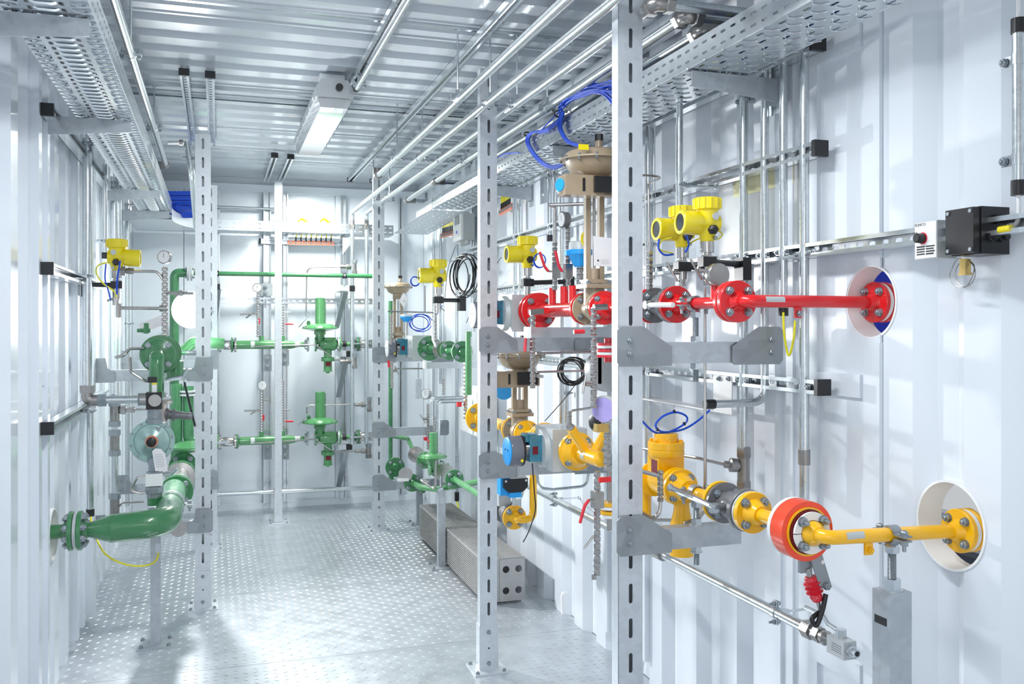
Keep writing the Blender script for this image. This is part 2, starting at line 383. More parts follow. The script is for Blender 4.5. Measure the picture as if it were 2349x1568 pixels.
def frame_xyz(p, x, y):
    x = V(x).normalized(); y = V(y).normalized(); z = x.cross(y); m = Matrix((x, y, z)).transposed().to_4x4(); m.translation = V(p); return m
pE = post(1.098, 1.173, 2.39, 2.68, 'nearest big slotted rack post, right of centre, cut by the bottom edge')
pD = post(1.090, 1.165, 3.80, 2.62, 'slotted rack post in the middle with its foot plate near the bottom edge')
pC = post(1.095, 1.175, 6.66, 2.60, 'rear slotted rack post standing before the right end of the back wall')
pA = post(-.108, -.030, 5.11, 2.52, 'slotted rack post on the left beside the glaring flash lamp')
pA2 = post(-.075, .005, 6.45, 2.45, 'slotted rack post half hidden behind the left post')
t = thing('square_post', 'plain square steel post standing before the back wall regulators', 'post', (.448, 7.16, 0))
part('upright', MB().box((.422, 7.14, .01), (.474, 7.18, 2.6)), M_galv, t, smooth=False)
part('lower_sleeve', MB().box((.418, 7.136, .01), (.478, 7.184, .2)), M_galv, t, smooth=False)
part('upper_sleeve', MB().box((.418, 7.136, 2.3), (.478, 7.184, 2.58)), M_galv, t, smooth=False)
b = part('base_plate', MB().box((.37, 7.08, 0), (.53, 7.24, .008)), M_galv, t, smooth=False)
for sx in (.39, .51):
    for sy in (7.10, 7.22): bolt((sx, sy, .008), (0, 0, 1), .008, b)
def arm(xa, xb, y, zc, h, label, gx, gdir, gz=.0, gh=.108, wall_g=True, dep=.045, group='rack cross arms', gw=.175):
    """cross arm from xa to xb at height zc with gusset plate on the post at gx pointing gdir"""
    t = thing('cross_arm', label, 'bracket', ((xa+xb)/2, y, zc), group)
    m = MB(); m.box((xa, y, zc-h/2), (xb, y+.003, zc+h/2)); m.box((xa, y+.003, zc+h/2-.003), (xb, y+dep, zc+h/2)); m.box((xa, y+.003, zc-h/2), (xb, y+dep, zc-h/2+.003))
    part('beam', m, M_arm, t, smooth=False)
    def gus(x, dr):
        k = h/2; g = gh; pl = [(0, -k-.006), (gw, -k-.006), (gw, k*.6), (gw-.035, k+.01), (.085, g-k), (.012, g-k), (0, g-k-.012)]
        pl = [(0.0, -k+.006), (.012, -k-.006)]+pl[1:]
        o_ = part('gusset_plate', MB().prism([(q[0]*dr, q[1]) for q in (pl if dr > 0 else pl[::-1])], frame_xyz((x, y-.0045, zc), (1, 0, 0), (0, 0, 1)), .0042), M_gus, t, smooth=False)
        for zz in (g-k-.04, -k+.03): bolt((x+dr*.04, y-.0045, zc+zz), (0, -1, 0), .0095, o_)
        for xx in (.095, .145): part('rivet', MB().lathe((x+dr*xx, y-.0045, zc-.012), (0, -1, 0), [(0, .0055), (.002, .0045)], 10), M_zinc, o_)
    gus(gx, gdir)
    if wall_g: gus((xb if gdir > 0 else xa), -gdir)
    return t
arm(1.10, 1.64, 2.386, 1.422, .062, 'cross arm under the red line, bolted to the nearest post', 1.088, 1)
arm(1.10, 1.50, 2.386, .878, .062, 'cross arm under the yellow line, bolted to the nearest post', 1.088, 1, wall_g=False)
arm(1.10, 1.70, 3.79, 1.42, .062, 'cross arm under the red line on the middle post', 1.078, 1)
arm(1.10, 1.70, 3.79, .88, .072, 'cross arm behind the blue capped actuator on the middle post', 1.078, 1)
arm(1.10, 1.70, 6.65, 1.27, .062, 'upper cross arm of the rear post beneath the green valve', 1.083, 1)
arm(1.10, 1.66, 6.65, .72, .062, 'middle cross arm of the rear post', 1.083, 1)
arm(1.10, 1.70, 6.65, .33, .062, 'lowest cross arm of the rear post near the floor', 1.083, 1)
arm(XL+.01, -.03, 5.10, 1.245, .058, 'upper cross arm on the left post reaching to the wall', -.018, -1, gw=.13, gh=.12)
arm(XL+.01, -.03, 5.10, .44, .058, 'lower cross arm on the left post above the big green bend', -.018, -1, gw=.13, gh=.12)
arm(XL+.01, -.0, 6.43, 1.25, .058, 'upper cross arm of the hidden left post', .012, -1, gw=.13, gh=.12)
arm(XL+.01, -.0, 6.43, .44, .058, 'lower cross arm of the hidden left post with a number label', .012, -1, gw=.13, gh=.12)
# slotted strut rails ---------------------------------------------------------
def strut(p, q, up, label, cap0=False, cap1=False, slots=True, group='slotted strut rails', wdt=.041, dep=.041, parent=None):
    """C rail from p to q; 'up' = direction its open side faces"""
    p = V(p); q = V(q); d = (q-p).normalized(); u = V(up).normalized(); sd = u.cross(d); L = (q-p).length
    t = thing('strut_rail', label, 'rail', p, group) if parent is None else parent
    M = Matrix((sd, d, -u if False else sd.cross(d))).transposed().to_4x4(); M.translation = p
    w2 = wdt/2; m = MB(M)
    zz = 1 if (sd.cross(d)).dot(u) > 0 else -1
    n = max(1, int(L/.05)) if slots else 0
    if slots: m.M = None; m.perf(M, 1, n, wdt, L/n, .0065, .0135, .0025*zz, x0=-w2); m.M = M
    else: m.box((-w2, 0, 0), (w2, L, .0025*zz))
    for s_ in (-1, 1):
        m.box((s_*w2, 0, .0025*zz), (s_*(w2-.0025), L, dep*zz)); m.box((s_*(w2-.0025), 0, dep*zz), (s_*(w2-.011), L, (dep-.0025)*zz)); m.box((s_*(w2-.009), 0, (dep-.0025)*zz), (s_*(w2-.011), L, (dep-.008)*zz))
    part('rail', m, M_zinc, t, smooth=False)
    for fl_, a in ((cap0, 0), (cap1, L)):
        if fl_:
            c = MB(M); e = .012 if a == 0 else -.012; c.box((-w2-.003, a-e*.35, -.003*zz), (w2+.003, a+e, (dep+.003)*zz)); part('end_cap', c, M_black, t, smooth=False)
    return t
# left wall rails
for v, z, y1, lb in ((250, None, 5.6, 'upper'), (615, None, 5.2, 'middle'), (983, None, 5.5, 'lower')):
    p = at(93, v, x=XL+.03); strut((XL+.03, p.y, p.z), (XL+.03, y1, p.z), (1, 0, 0), f'{lb} strut rail with black end cap on the left wall', True)
# right wall rails
for u, v, y1, lb in ((1895, 99, 6.2, 'topmost'), (1900, 341, 6.2, 'second from the top'), (1906, 888, 5.0, 'lowest')):
    p = at(u, v, x=XR-.04); strut((XR-.045, p.y, p.z), (XR-.045, y1, p.z), (-1, 0, 0), f'{lb} strut rail with black end cap on the right wall', True)
p = at(2000, 559, x=XR-.04); strut((XR-.042, 1.2, p.z), (XR-.042, 6.3, p.z), (-1, 0, 0), 'long strut rail on the right wall carrying the black junction box')
# ceiling rails along the room
def zc(u, v, z): return at(u, v, z=z)
for u, v, y1, lb in ((422, 168, 6.2, 'left rail of the pair above the left post, with black cap'), (482, 174, 6.2, 'right rail of the pair above the left post, with black cap')):
    p = zc(u, v, ZC-.05); strut((p.x, p.y, ZC-.03), (p.x, y1, ZC-.03), (0, 0, -1), lb, True, dep=.028)
for u, v, lb in ((630, 358, 'left rail of the short capped pair above the square post'), (667, 361, 'right rail of the short capped pair above the square post')):
    p = zc(u, v, ZC-.05); strut((p.x, p.y, ZC-.03), (p.x, 7.6, ZC-.03), (0, 0, -1), lb, True, dep=.028)
for x, lb in ((1.02, 'left'), (1.2, 'right')): strut((x, 1.2, ZC-.03), (x, 7.35, ZC-.03), (0, 0, -1), f'{lb} of the two long ceiling rails above the middle posts', False, True, dep=.028)
p = zc(805, 212, ZC-.05); strut((p.x-.01, 1.2, ZC-.03), (p.x-.01, p.y+.1, ZC-.03), (0, 0, -1), 'ceiling rail leading to the luminaire', False, True, dep=.028)
# thin cross rails under the roof
for y, lb in ((3.58, 'nearest'), (4.88, 'second'), (6.5, 'farthest')):
    strut((XL+.02, y, ZC-.004), (XR-.05, y, ZC-.004), (0, 0, -1), f'{lb} thin cross rail under the roof', False, wdt=.02, dep=.012, slots=False)
strut((XL+.02, 5.05, ZC-.002), (XR-.05, 5.05, ZC-.002), (0, 0, -1), 'dark wide cross rail under the roof behind the luminaire', False, wdt=.06, dep=.02, slots=False)
# ================================================================ CABLE TRAYS
def tray(x0, x1, y0, y1, z, h, label, open_side, style, cuts=None):
    t = thing('cable_tray', label, 'cable tray', ((x0+x1)/2, (y0+y1)/2, z)); w_ = x1-x0; L = y1-y0; th = .0015
    m = MB(); n = int(L/.05)
    if style == 'hex':
        nc = 5; cw = w_/nc
        for i in range(nc): m.perf(frame_xyz((x0, y0, z), (1, 0, 0), (0, 1, 0)), 1, n, cw, L/n, .0045, .0155, th, x0=i*cw, skip=(lambda a, b, i=i: (b+i) % 2 == 0))
    else:
        nc = 8; cw = w_/nc
        for i in range(nc):
            if i in (0, 1, 2, 5, 6, 7): m.perf(frame_xyz((x0, y0, z), (1, 0, 0), (0, 1, 0)), 1, n, cw, L/n, .006, .0145, th, x0=i*cw, skip=(lambda a, b, i=i: i in (1, 6) and b % 2 == 0))
        m.box((x0+3*cw, y0, z), (x0+5*cw, y1, z+th))
    part('bottom_sheet', m, M_zinc, t, smooth=False)
    # pressed stiffening beads under the sheet
    m = MB(); k = 0; y = y0+.03
    while y < y1-.05:
        if style == 'hex':
            for i in range(3):
                xc_ = x0+w_*(i+.5)/3+(.016 if k % 2 else -.016)
                m.tube([(xc_-.024, y, z-.001), (xc_-.010, y+.016, z-.0015), (xc_+.010, y+.016, z-.0015), (xc_+.024, y, z-.001)], .0020, 5, 0)
        else:
            m.tube([(x0+w_*.36, y, z), (x0+w_*.41, y, z-.004), (x0+w_*.59, y, z-.004), (x0+w_*.64, y, z)], .0042, 6, 0)
            m.tube([(x1-.045, y-.008, z), (x1-.022, y, z-.006), (x1-.002, y-.004, z-.003)], .0028, 5, 0); m.tube([(x0+.045, y-.008, z), (x0+.022, y, z-.006), (x0+.002, y-.004, z-.003)], .0028, 5, 0)
        y += .05; k += 1
    part('pressed_bead', m, M_zinc, t, kind='stuff')
    for x, nm in ((x0, 1), (x1-th, 1)):
        m = MB(); M = frame_xyz((x, y0, z), (0, 1, 0), (0, 0, 1))
        for j in range(2):
            n = int(L/.05); m.perf(M, n, 1, L/n, h/2-.006, .0135, .0035, th, y0=.006+j*(h/2-.006), skip=(lambda a, b, j=j: False))
        m.box((x, y0, z), (x+th, y1, z+.006)); m.box((x, y0, z+h-.006), (x+th, y1, z+h-.0016)); s_ = 1 if x == x0 else -1
        m.box((x, y0, z+h-.0015), (x+s_*.010, y1, z+h))
        part('side_rail', m, M_zinc if x == open_side else M_zinc, t, smooth=False)
    m = MB(); m.tube([(x0+.001, y0, z+.001), (x0+.001, y1, z+.001)], .0022, 6); m.tube([(x1-.001, y0, z+.001), (x1-.001, y1, z+.001)], .0022, 6); part('folded_edge', m, M_zinc, t)
    return t
TL = tray(-.510, -.300, 1.2, 6.85, 2.298, .082, 'perforated cable tray along the left wall under the roof', -.3, 'rib')
TR = tray(1.348, 1.550, 1.0, 5.85, 2.272, .076, 'perforated cable tray along the right wall above the tan valves', 1.348, 'hex')
# back wall tray
t = thing('cable_tray', 'cable tray across the back wall below the conduit', 'cable tray', (.4, 7.6, 2.3)); 
a = at(482, 517, y=7.55); b = at(868, 538, y=7.55); z = at(600, 520, y=7.55).z-.04
x0, x1 = -.60, 1.40; m = MB(); L = x1-x0; n = int(L/.05)
m2 = frame_xyz((x0, 7.50, z), (1, 0, 0), (0, 0, 1))
for j in range(2): m.perf(m2, n, 1, L/n, .036, .014, .0032, .0015, y0=.004+j*.036)
m.box((x0, 7.50, z+.076), (x1, 7.5015, z+.082)); m.box((x0, 7.50, z), (x1, 7.5015, z+.004)); part('side_rail', m, M_zinc, t, smooth=False)
m = MB(); m.perf(frame_xyz((x0, 7.50, z), (1, 0, 0), (0, 1, 0)), n, 5, L/n, .05, .014, .004, .0015); part('bottom_sheet', m, M_galv, t, smooth=False)
zt = z
t = thing('cable_tray', 'curved corner piece joining the left and back cable trays', 'cable tray', (-.3, 7.2, 2.3))
m = MB(); R_ = [(-.30+.24*(1-math.cos(a)), 6.86+.64*math.sin(a)) for a in [k*PI/16 for k in range(9)]]
vs = []; 
for x, y in R_: vs += [(x, y, z), (x, y, z+.082)]
m.add(vs, [(2*i, 2*i+2, 2*i+3, 2*i+1) for i in range(8)]); part('curved_rail', m, M_galv, t)
m = MB(); m.add([(-.6, 6.86, z), (-.6, 7.74, z)]+[(x, y, z) for x, y in reversed(R_)]+[(-.6, 6.86, z-.002), (-.6, 7.74, z-.002)]+[(x, y, z-.002) for x, y in reversed(R_)], [tuple(range(11)), tuple(range(21, 10, -1))]); part('bottom_sheet', m, M_wall, t, smooth=False)
t = thing('cable_tray', 'angled tray corner dropping from the right tray to the back tray', 'cable tray', (1.4, 6.2, 2.25))
m = MB(); m.box((1.348, 5.86, 2.268), (1.35, 6.35, 2.345)); part('side_rail', m, M_galv, t, smooth=False)
M = frame_xyz((1.348, 5.9, 2.268), (1, 0, 0), (0, 1, -.02)); m = MB(); m.perf(M, 5, 22, .055, .06, .0045, .018, .0015, skip=lambda i, j: (i+j) % 2 == 0); part('bottom_sheet', m, M_galv, t, smooth=False)
def bracket(xw, xt, y, zt_, label, hw=.075, ht=.045):
    s_ = 1 if xt > xw else -1; t = thing('tray_bracket', label, 'bracket', (xw, y, zt_), 'cable tray brackets')
    m = MB(); pl = [(0, 0), (abs(xt-xw), 0), (abs(xt-xw), -ht), (0, -hw)]
    M = Matrix(((s_, 0, 0, xw), (0, 0, 1, y), (0, 1, 0, zt_), (0, 0, 0, 1)))
    m.prism(pl, M, .003); m.box((xw+s_*.001, y+.0031, zt_-.0032), (xt-s_*.001, y+.045, zt_-.0002)); m.box((xw+s_*.001, y+.042, zt_-hw), (xw+s_*.02, y+.0449, zt_-.0033))
    part('arm', m, M_arm, t, smooth=False)
    part('wall_plate', MB().box((xw, y-.012, zt_-hw-.03), (xw+s_*.006, y+.057, zt_+.03)), M_zinc, t, smooth=False)
    for x in (.2, .45, .75): bolt((xw+(xt-xw)*x, y+.02, zt_), (0, 0, 1), .007, t, L=.004)
    return t
for (u, v), lb in (((100, 52), 'nearest bracket under the left cable tray, top left corner'), ((100, 287), 'second bracket under the left cable tray'), ((237, 412), 'third bracket under the left cable tray'), ((278, 487), 'farthest bracket under the left cable tray')):
    y = 2.57 if v == 52 else at(u, v, x=XL+.02).y
    bracket(XL+.005, -.312, y, 2.293, lb)
for y, lb in ((2.43, 'bracket under the right tray between the vertical conduits'), (3.62, 'bracket under the right tray beside the big tan actuator'), (4.75, 'bracket under the right tray behind the middle post')):
    bracket(XR-.05, 1.358, y, 2.268, lb)
# ================================================================ PIPES UNDER THE ROOF
def clamp(parent, p, ax, r, out, mt=None, stem=None, w_=.018, br=.0075, name='pipe_clamp', stem_r=.004):
    """two-piece pipe clamp round a pipe at p along ax; ears stick out along 'out'; stem = vector to where it is fixed"""
    p = V(p); ax = V(ax).normalized(); out = V(out).normalized(); nrm = ax.cross(out)
    m = MB(); m.ring(p-ax*(w_/2), ax, r*1.0, r*1.18, w_, 20)
    for s_ in (-1, 1):
        fr = Matrix((ax, out*s_, nrm*1.0)).transposed().to_4x4(); fr.translation = p
        k = MB(fr); k.box((-w_/2, r*1.05, -.0045), (w_/2, r*1.05+.020, -.0015)); k.box((-w_/2, r*1.05, .0015), (w_/2, r*1.05+.020, .0045)); m.v, m.f = m.v, m.f; o = len(m.v); m.v += k.v; m.f += [tuple(i+o for i in f) for f in k.f]
    c = part(name, m, mt or M_zinc, parent)
    for s_ in (-1, 1):
        q = p+out*s_*(r*1.05+.011); bolt(q+nrm*.0045, nrm, br, c); bolt(q-nrm*.0045, -nrm, br, c, L=.012)
    if stem is not None:
        stem = V(stem); m = MB(); d = stem.normalized(); m.cyl(p+d*r, p+stem, stem_r, 8); m.lathe(p+d*(r*1.1), d, [(0, stem_r*2.2), (.026, stem_r*2.2)], 6); m.lathe(p+stem-d*.008, d, [(0, stem_r*2.4), (.007, stem_r*2.4)], 6)
        part('threaded_rod', m, M_zinc, c)
    return c
def pipe(name, label, cat, pts, r, mt=None, bend=.06, group=None, n=14, seg=8):
    pts = [V(p) for p in pts]; t = thing(name, label, cat, pts[0], group)
    part('tube', MB().tube(pts, r, n, bend, seg=seg), mt or M_tube, t); return t
ZP = 2.415; UP = V((0, 0, 1))
PX_ = (.931, 1.069, 1.185, 1.318, 1.433)
names_ = ('first', 'second', 'third', 'fourth', 'fifth')
far_ = (5.50, 7.30, 7.27, 5.62, 4.9)
for i, x in enumerate(PX_):
    y0_ = (1.0, 1.0, 2.32, 2.39, 2.50)[i]; pts = [(x, y0_, ZP), (x, far_[i], ZP)]
    if i in (1, 2): pts = pts[:1]+[(x-.03, 7.36, ZP), (x-.03, 7.36, .55)]
    if i == 3: pts = [(x, y0_, ZP), (x, 6.55, ZP)]
    t = pipe('roof_pipe', f'{names_[i]} from the left of the five shiny steel pipes hung under the roof', 'pipe', pts, .0165, bend=.035, group='steel pipes hung under the roof')
    for y in (3.58, 4.88, 6.5):
        if y0_ < y < far_[i] and not (i == 4 and y > 4): clamp(t, (x, y, ZP), (0, 1, 0), .0165, (1, 0, 0), stem=(0, 0, ZC-.012-ZP))
    if i >= 2:      # elbow fitting and branch to the wall
        e = .021; m = MB(); m.tube([(x, y0_+.03, ZP), (x, y0_, ZP), (x+.03, y0_, ZP)], .023, 14, .022, seg=8); f = part('elbow', m, M_fit, t)
        part('nut', MB().lathe((x, y0_+.022, ZP), (0, 1, 0), [(0, .024), (.004, .029), (.026, .029), (.03, .022)], 6), M_fit, f)
        part('nut', MB().lathe((x+.022, y0_, ZP), (1, 0, 0), [(0, .024), (.004, .029), (.026, .029), (.03, .022)], 6), M_fit, f)
        part('branch_tube', MB().tube([(x+.05, y0_, ZP), (XR-.012, y0_, ZP)], .0165, 12, 0), M_tube, t)
    if i == 0:
        m = MB(); m.tube([(x, 5.48, ZP), (x, 5.53, ZP), (x, 5.53, ZP+.05)], .024, 12, .02); part('elbow', m, M_fit, t)
    if i in (1, 2):
        m = MB(); m.lathe((x-.03, 7.36, ZP-.13), UP, [(0, .024), (.03, .024)], 6); m.lathe((x-.03, 7.36, ZP-.10), UP, [(0, .018), (.04, .018)], 12); part('fitting', m, M_fit, t)
    if i == 3:
        for yy, L in ((5.62, .26), (6.52, .24)):
            m = MB(); m.cyl((x, yy-.03, ZP), (x, yy+.03, ZP), .023, 14); part('tee', m, M_fit, t)
            m = MB(); m.cyl((x, yy, ZP), (x+.06, yy, ZP), .021, 6); part('nut', m, M_fit, t)
            part('branch_tube', MB().cyl((x+.06, yy, ZP), (XR-.012, yy, ZP), .0135, 12), M_tube, t)
t = pipe('roof_pipe', 'shiny conduit along the ceiling rail leading to the luminaire', 'pipe', [(.628, 1.0, 2.62), (.628, 4.30, 2.62)], .0125)
clamp(t, (.628, 4.22, 2.62), (0, 1, 0), .0125, (1, 0, 0), stem=(0, 0, .055)); part('end_cap', MB().cyl((.628, 4.30, 2.62), (.628, 4.325, 2.62), .0145, 14), M_black, t)
t = pipe('roof_pipe', 'shiny steel pipe hung beside the left cable tray', 'pipe', [(-.297, 1.2, 2.489), (-.297, 5.95, 2.489)], .0165)
for y in (3.58, 4.88): clamp(t, (-.297, y, 2.489), (0, 1, 0), .0165, (1, 0, 0), stem=(0, 0, ZC-.014-2.489))
part('elbow', MB().tube([(-.297, 5.92, 2.489), (-.297, 5.97, 2.489), (-.36, 5.97, 2.489)], .023, 12, .02), M_fit, t)
a = AY(5.3)
t = pipe('roof_pipe', 'steel pipe with a short side tube between left tray and left post', 'pipe', [a(428, 325), a(440, 400), V((a(440, 400).x+.0, 6.4, a(440, 400).z-.18))], .0165)
part('side_tube', MB().cyl(a(385, 327), a(425, 327), .010, 12), M_tube, t); part('coupling', MB().cyl(a(411, 327), a(420, 327), .017, 12), M_fit, t)
clamp(t, a(434, 362), a(440, 400)-a(428, 325), .0165, (1, 0, 0))
# ================================================================ LUMINAIRE
t = thing('luminaire', 'long explosion-proof ceiling luminaire with clear ribbed cover', 'lamp', (.53, 5.0, 2.7))
xl, yl0, yl1 = .533, 4.36, 5.66
pl = [(-.088, 0), (.088, 0), (.088, .045), (.062, .085), (-.062, .085), (-.088, .045)]
m = MB(); m.prism(pl, Matrix(((1, 0, 0, xl), (0, 0, -1, yl1), (0, 1, 0, 2.585), (0, 0, 0, 1))), yl1-yl0); part('housing', m, M_lgrey, t)
pl = [(-.08, 0), (-.064, -.045), (.064, -.045), (.08, 0)]
m = MB(); m.prism(pl, Matrix(((1, 0, 0, xl), (0, 0, -1, yl1-.02), (0, 1, 0, 2.584), (0, 0, 0, 1))), yl1-yl0-.04); part('diffuser', m, M_diff, t)
for x in (-.04, .04): part('lamp_tube', MB().cyl((xl+x, yl0+.05, 2.578), (xl+x, yl1-.05, 2.578), .0005, 4), M_white, t)
g = part('cable_gland', MB().cyl((xl+.02, yl0-.025, 2.63), (xl+.02, yl0, 2.63), .017, 14), M_black, t)
part('hanger', MB().box((xl-.06, yl0+.1, 2.668), (xl+.06, yl0+.15, ZC)), M_galv, t); part('hanger', MB().box((xl-.06, yl1-.15, 2.668), (xl+.06, yl1-.1, ZC)), M_galv, t)
for k in range(7):
    y = yl0+.08+k*.18
    for s_ in (-1, 1): part('clip', MB().tube([(xl+s_*.084, y, 2.60), (xl+s_*.096, y, 2.592), (xl+s_*.09, y, 2.57), (xl+s_*.078, y, 2.575)], .0025, 5, 0), M_zinc, t)

# cables lying in the trays
for nm, x0, n, yA, yB, z, lb in (('cable_bundle', 1.365, 9, 1.05, 5.8, 2.282, 'blue, yellow and black cables lying in the right tray'), ('cable_bundle', -.49, 7, 1.3, 6.8, 2.308, 'grey and blue cables lying in the left tray')):
    t = thing(nm, lb, 'cable', (x0, 3, z))
    for k in range(n):
        pts = [V((x0+.02*k+.006*math.sin(j*1.7+k), yA+(yB-yA)*j/10, z+.004*(k % 2))) for j in range(11)]
        part('tray_cable', MB().tube(pts, .0055, 6, 0), ((M_blue, M_gy, M_black, M_blue, M_black) if n == 9 else (M_cgrey, M_black, M_lgrey))[k % (5 if n == 9 else 3)], t)
# ================================================================ VERTICAL CONDUITS ON THE RIGHT WALL
def vconduit(u, v0, v1, x, label, r=.0135, clamps=(), cap0=False, cap1=False, coup=(), extra=None, bend=.09, name='conduit'):
    """conduit standing at plane x; v0/v1 its top and bottom"""
    p = at(u, v0, x=x); q = at(u, v1, x=x); pts = [p, q]+([V((p.x, p.y, q.z))+V(e) for e in extra] if extra else [])
    t = pipe(name, label, 'conduit', pts, r, bend=bend, group='vertical conduits on the walls')
    wall = V((XR-.047-p.x, 0, 0)) if x > 0 else V((XL+.047-p.x, 0, 0))
    for v in clamps: clamp(t, at(u, v, x=x), UP, r, (0, 1, 0), stem=wall if abs(wall.x) > r*1.3 else None)
    if cap0: part('end_cap', MB().cyl(p+UP*.002, p-UP*.03, r*1.22, 14), M_black, t)
    if cap1:
        e = pts[-1]; d = (pts[-1]-pts[-2]).normalized(); part('end_cap', MB().cyl(e-d*.03, e+d*.003, r*1.22, 14), M_black, t)
    for v in coup: c = at(u, v, x=x); part('coupling', MB().cyl(c-UP*.022, c+UP*.022, r*1.25, 14), M_fit, t)
    return t
XC = 1.645
vconduit(1845, 100, 1145, XC, 'vertical conduit nearest the red wall opening, with a worn coupling low down', .0140, (583, 888), coup=(1048,))
t = vconduit(1797, 128, 722, XC, 'vertical conduit ending in a black cap with a yellow wire', .0125, (578,), cap1=True)
vconduit(1754, 160, 850, XC, 'vertical conduit that bends left into a black cap with a blue cable', .0125, (585,), cap1=True, extra=[(0, 0, -.10), (-.21, 0, -.10)], bend=.10)
t = vconduit(1706, 205, 1030, XC, 'vertical steel pipe ending in a heavy tee above the yellow flange', .0138, (230, 585, 873))
p = at(1706, 1030, x=XC); f, q = stack(t, p+UP*.008, -UP, [(.035, .025, 6), (.075, .020, 12), (.035, .025, 6), (.012, .018, 10), (.028, .013, 6)], M_fit)
part('side_nut', MB().lathe(p-UP*.055, (-1, .25, .1), [(0, .014), (.02, .014), (.022, .022), (.045, .024), (.05, .012), (.065, .012)], 12), M_fit, t)
part('side_tube', MB().tube([p+V((-.06, .015, -.05)), p+V((-.14, .06, -.03)), p+V((-.28, .2, -.01))], .0052, 8, .05), M_sts, t)
vconduit(1559, 238, 492, XC-.12, 'short vertical conduit ending above the left yellow transmitter', .0115, (425,), cap1=True)
vconduit(1487, 272, 1215, XC, 'vertical conduit just right of the nearest post', .0115, (560, 855))
vconduit(1500, 270, 640, XC+.02, 'thin conduit behind the one right of the nearest post', .006, ())
for u, v0, v1, lb, cp in ((1181, 420, 780, 'conduit left of the pair near the middle post', False), (1194, 420, 700, 'conduit right of the pair near the middle post', False), (1261, 390, 552, 'conduit ending in a black cap behind the steel tube bend', True), (1274, 385, 560, 'conduit behind the steel tube bend', False), (1289, 430, 1000, 'long conduit behind the gauge and red handles', False)):
    vconduit(u, v0, v1, 1.655, lb, .0135, (v0+18,), cap1=cp)
for u, v0, v1, lb in ((995, 480, 1050, 'conduit left of the white control box'), (1011, 470, 880, 'conduit behind the left green yellow wires'), (1048, 560, 1130, 'conduit below the white control box'), (1086, 460, 760, 'conduit close to the middle post'), (1300, 860, 1045, 'conduit behind the black cable coil')):
    vconduit(u, v0, v1, 1.695, lb, .012, (v0+40,))
# small steel tube running to the transmitter behind the nearest post
m = MB(); m.tube([at(1470, 402, x=1.50), at(1522, 405, x=1.50), at(1487, 422, x=1.56), at(1490, 575, x=1.56)], .0045, 8, .02); top('impulse_tube', m, M_sts, 'thin bent steel tube right of the nearest post', 'tube')
# conduit at the right edge
xe = 1.665; t = vconduit(2336, 45, 445, xe, 'short conduit with black caps at both ends at the right edge', .0125, (), cap0=True, cap1=True)
for v in (135, 365):
    p = at(2336, v, x=xe); c = part('strap', MB().ring(p-UP*.012, UP, .0125, .0145, .024, 20).box(p+V((-.001, .012, -.012)), p+V((.002, .045, .012))), M_zinc, t); bolt(p+V((-.003, .034, 0)), (-1, 0, 0), .009, c)
p = at(2337, 445, x=xe); q = at(2270, 535, x=xe)
m = MB(); m.tube([p, p-UP*.06, q+V((0, -.05, 0)), q], .0045, 8, .05); t = top('sensor_cable', m, M_white, 'pale cable from the right edge conduit to the black junction box', 'cable')
m = MB(); m.cyl(at(2293, 527, x=1.64), at(2320, 523, x=1.64), .008, 10); o = part('cable_marker', m, M_lemon, t)
top('sensor_cable', MB().cyl(at(2336, 50, x=xe), at(2336, -60, x=xe), .004, 8), M_white, 'pale cable rising out of the top cap of the right edge conduit', 'cable')
# ---------------------------------------------------------------- control box with knob and black junction box
t = thing('thermostat_box', 'light metal thermostat box with black knob and printed label', 'box', (1.66, 1.77, 1.68))
part('case', MB().box((1.622, 1.736, 1.662), (1.68, 1.808, 1.752)), M_lgrey, t, smooth=False)
part('label_plate', MB().box((1.6205, 1.738, 1.664), (1.622, 1.806, 1.750)), M_white, t, smooth=False)
for k, z in enumerate((1.690, 1.684, 1.678, 1.672)): part('printed_line', MB().box((1.6200, 1.742+(k % 2)*.003, z), (1.6206, 1.770, z+.0035)).box((1.6200, 1.774, z), (1.6206, 1.800, z+.0035)), M_black, t, smooth=False)
k_ = part('knob', MB().lathe((1.621, 1.780, 1.712), (-1, 0, 0), [(0, .012), (.004, .0125), (.02, .0115), (.022, .009)], 20), M_black, t)
part('knob_ring', MB().ring((1.6205, 1.780, 1.712), (-1, 0, 0), .012, .0145, .002, 24), M_redp, k_)
def text(s, M, size, mt, parent, ext=.0003):
    cu = bpy.data.curves.new('t', 'FONT'); cu.body = s; cu.size = size; cu.extrude = ext; cu.resolution_u = 2
    o = bpy.data.objects.new('t', cu); C.objects.link(o); dg = bpy.context.evaluated_depsgraph_get(); me = bpy.data.meshes.new_from_object(o.evaluated_get(dg)); bpy.data.objects.remove(o)
    me.transform(M); me.materials.clear(); me.materials.append(mt); r = bpy.data.objects.new('lettering', me); C.objects.link(r); setp(r, parent); return r
text('ELINCO', frame_xyz((1.6198, 1.806, 1.742), (0, -1, 0), (0, 0, 1)), .010, M_cgrey, t); text('CE', frame_xyz((1.6198, 1.806, 1.724), (0, -1, 0), (0, 0, 1)), .007, M_cgrey, t)
b = part('probe_block', MB().cbox((1.66, 1.69, 1.640), (.016, .018, .034)).cbox((1.66, 1.69, 1.622), (.020, .022, .006)), M_brass, t, smooth=False)
cc = V((1.66, 1.70, 1.625)); part('capillary_coil', MB().tube([cc+V((.004*math.sin(3*a), .036*math.cos(a), .034*math.sin(a))) for a in [k*2*PI/24 for k in range(24)]], .0014, 5, 0, True).tube([cc+V((.006, .030*math.cos(a)-.004, .030*math.sin(a)-.002)) for a in [k*2*PI/24 for k in range(24)]], .0012, 5, 0, True), M_fit, b)
t = thing('junction_box', 'glossy black junction box with screws on the right wall rail', 'box', (1.65, 1.64, 1.7))
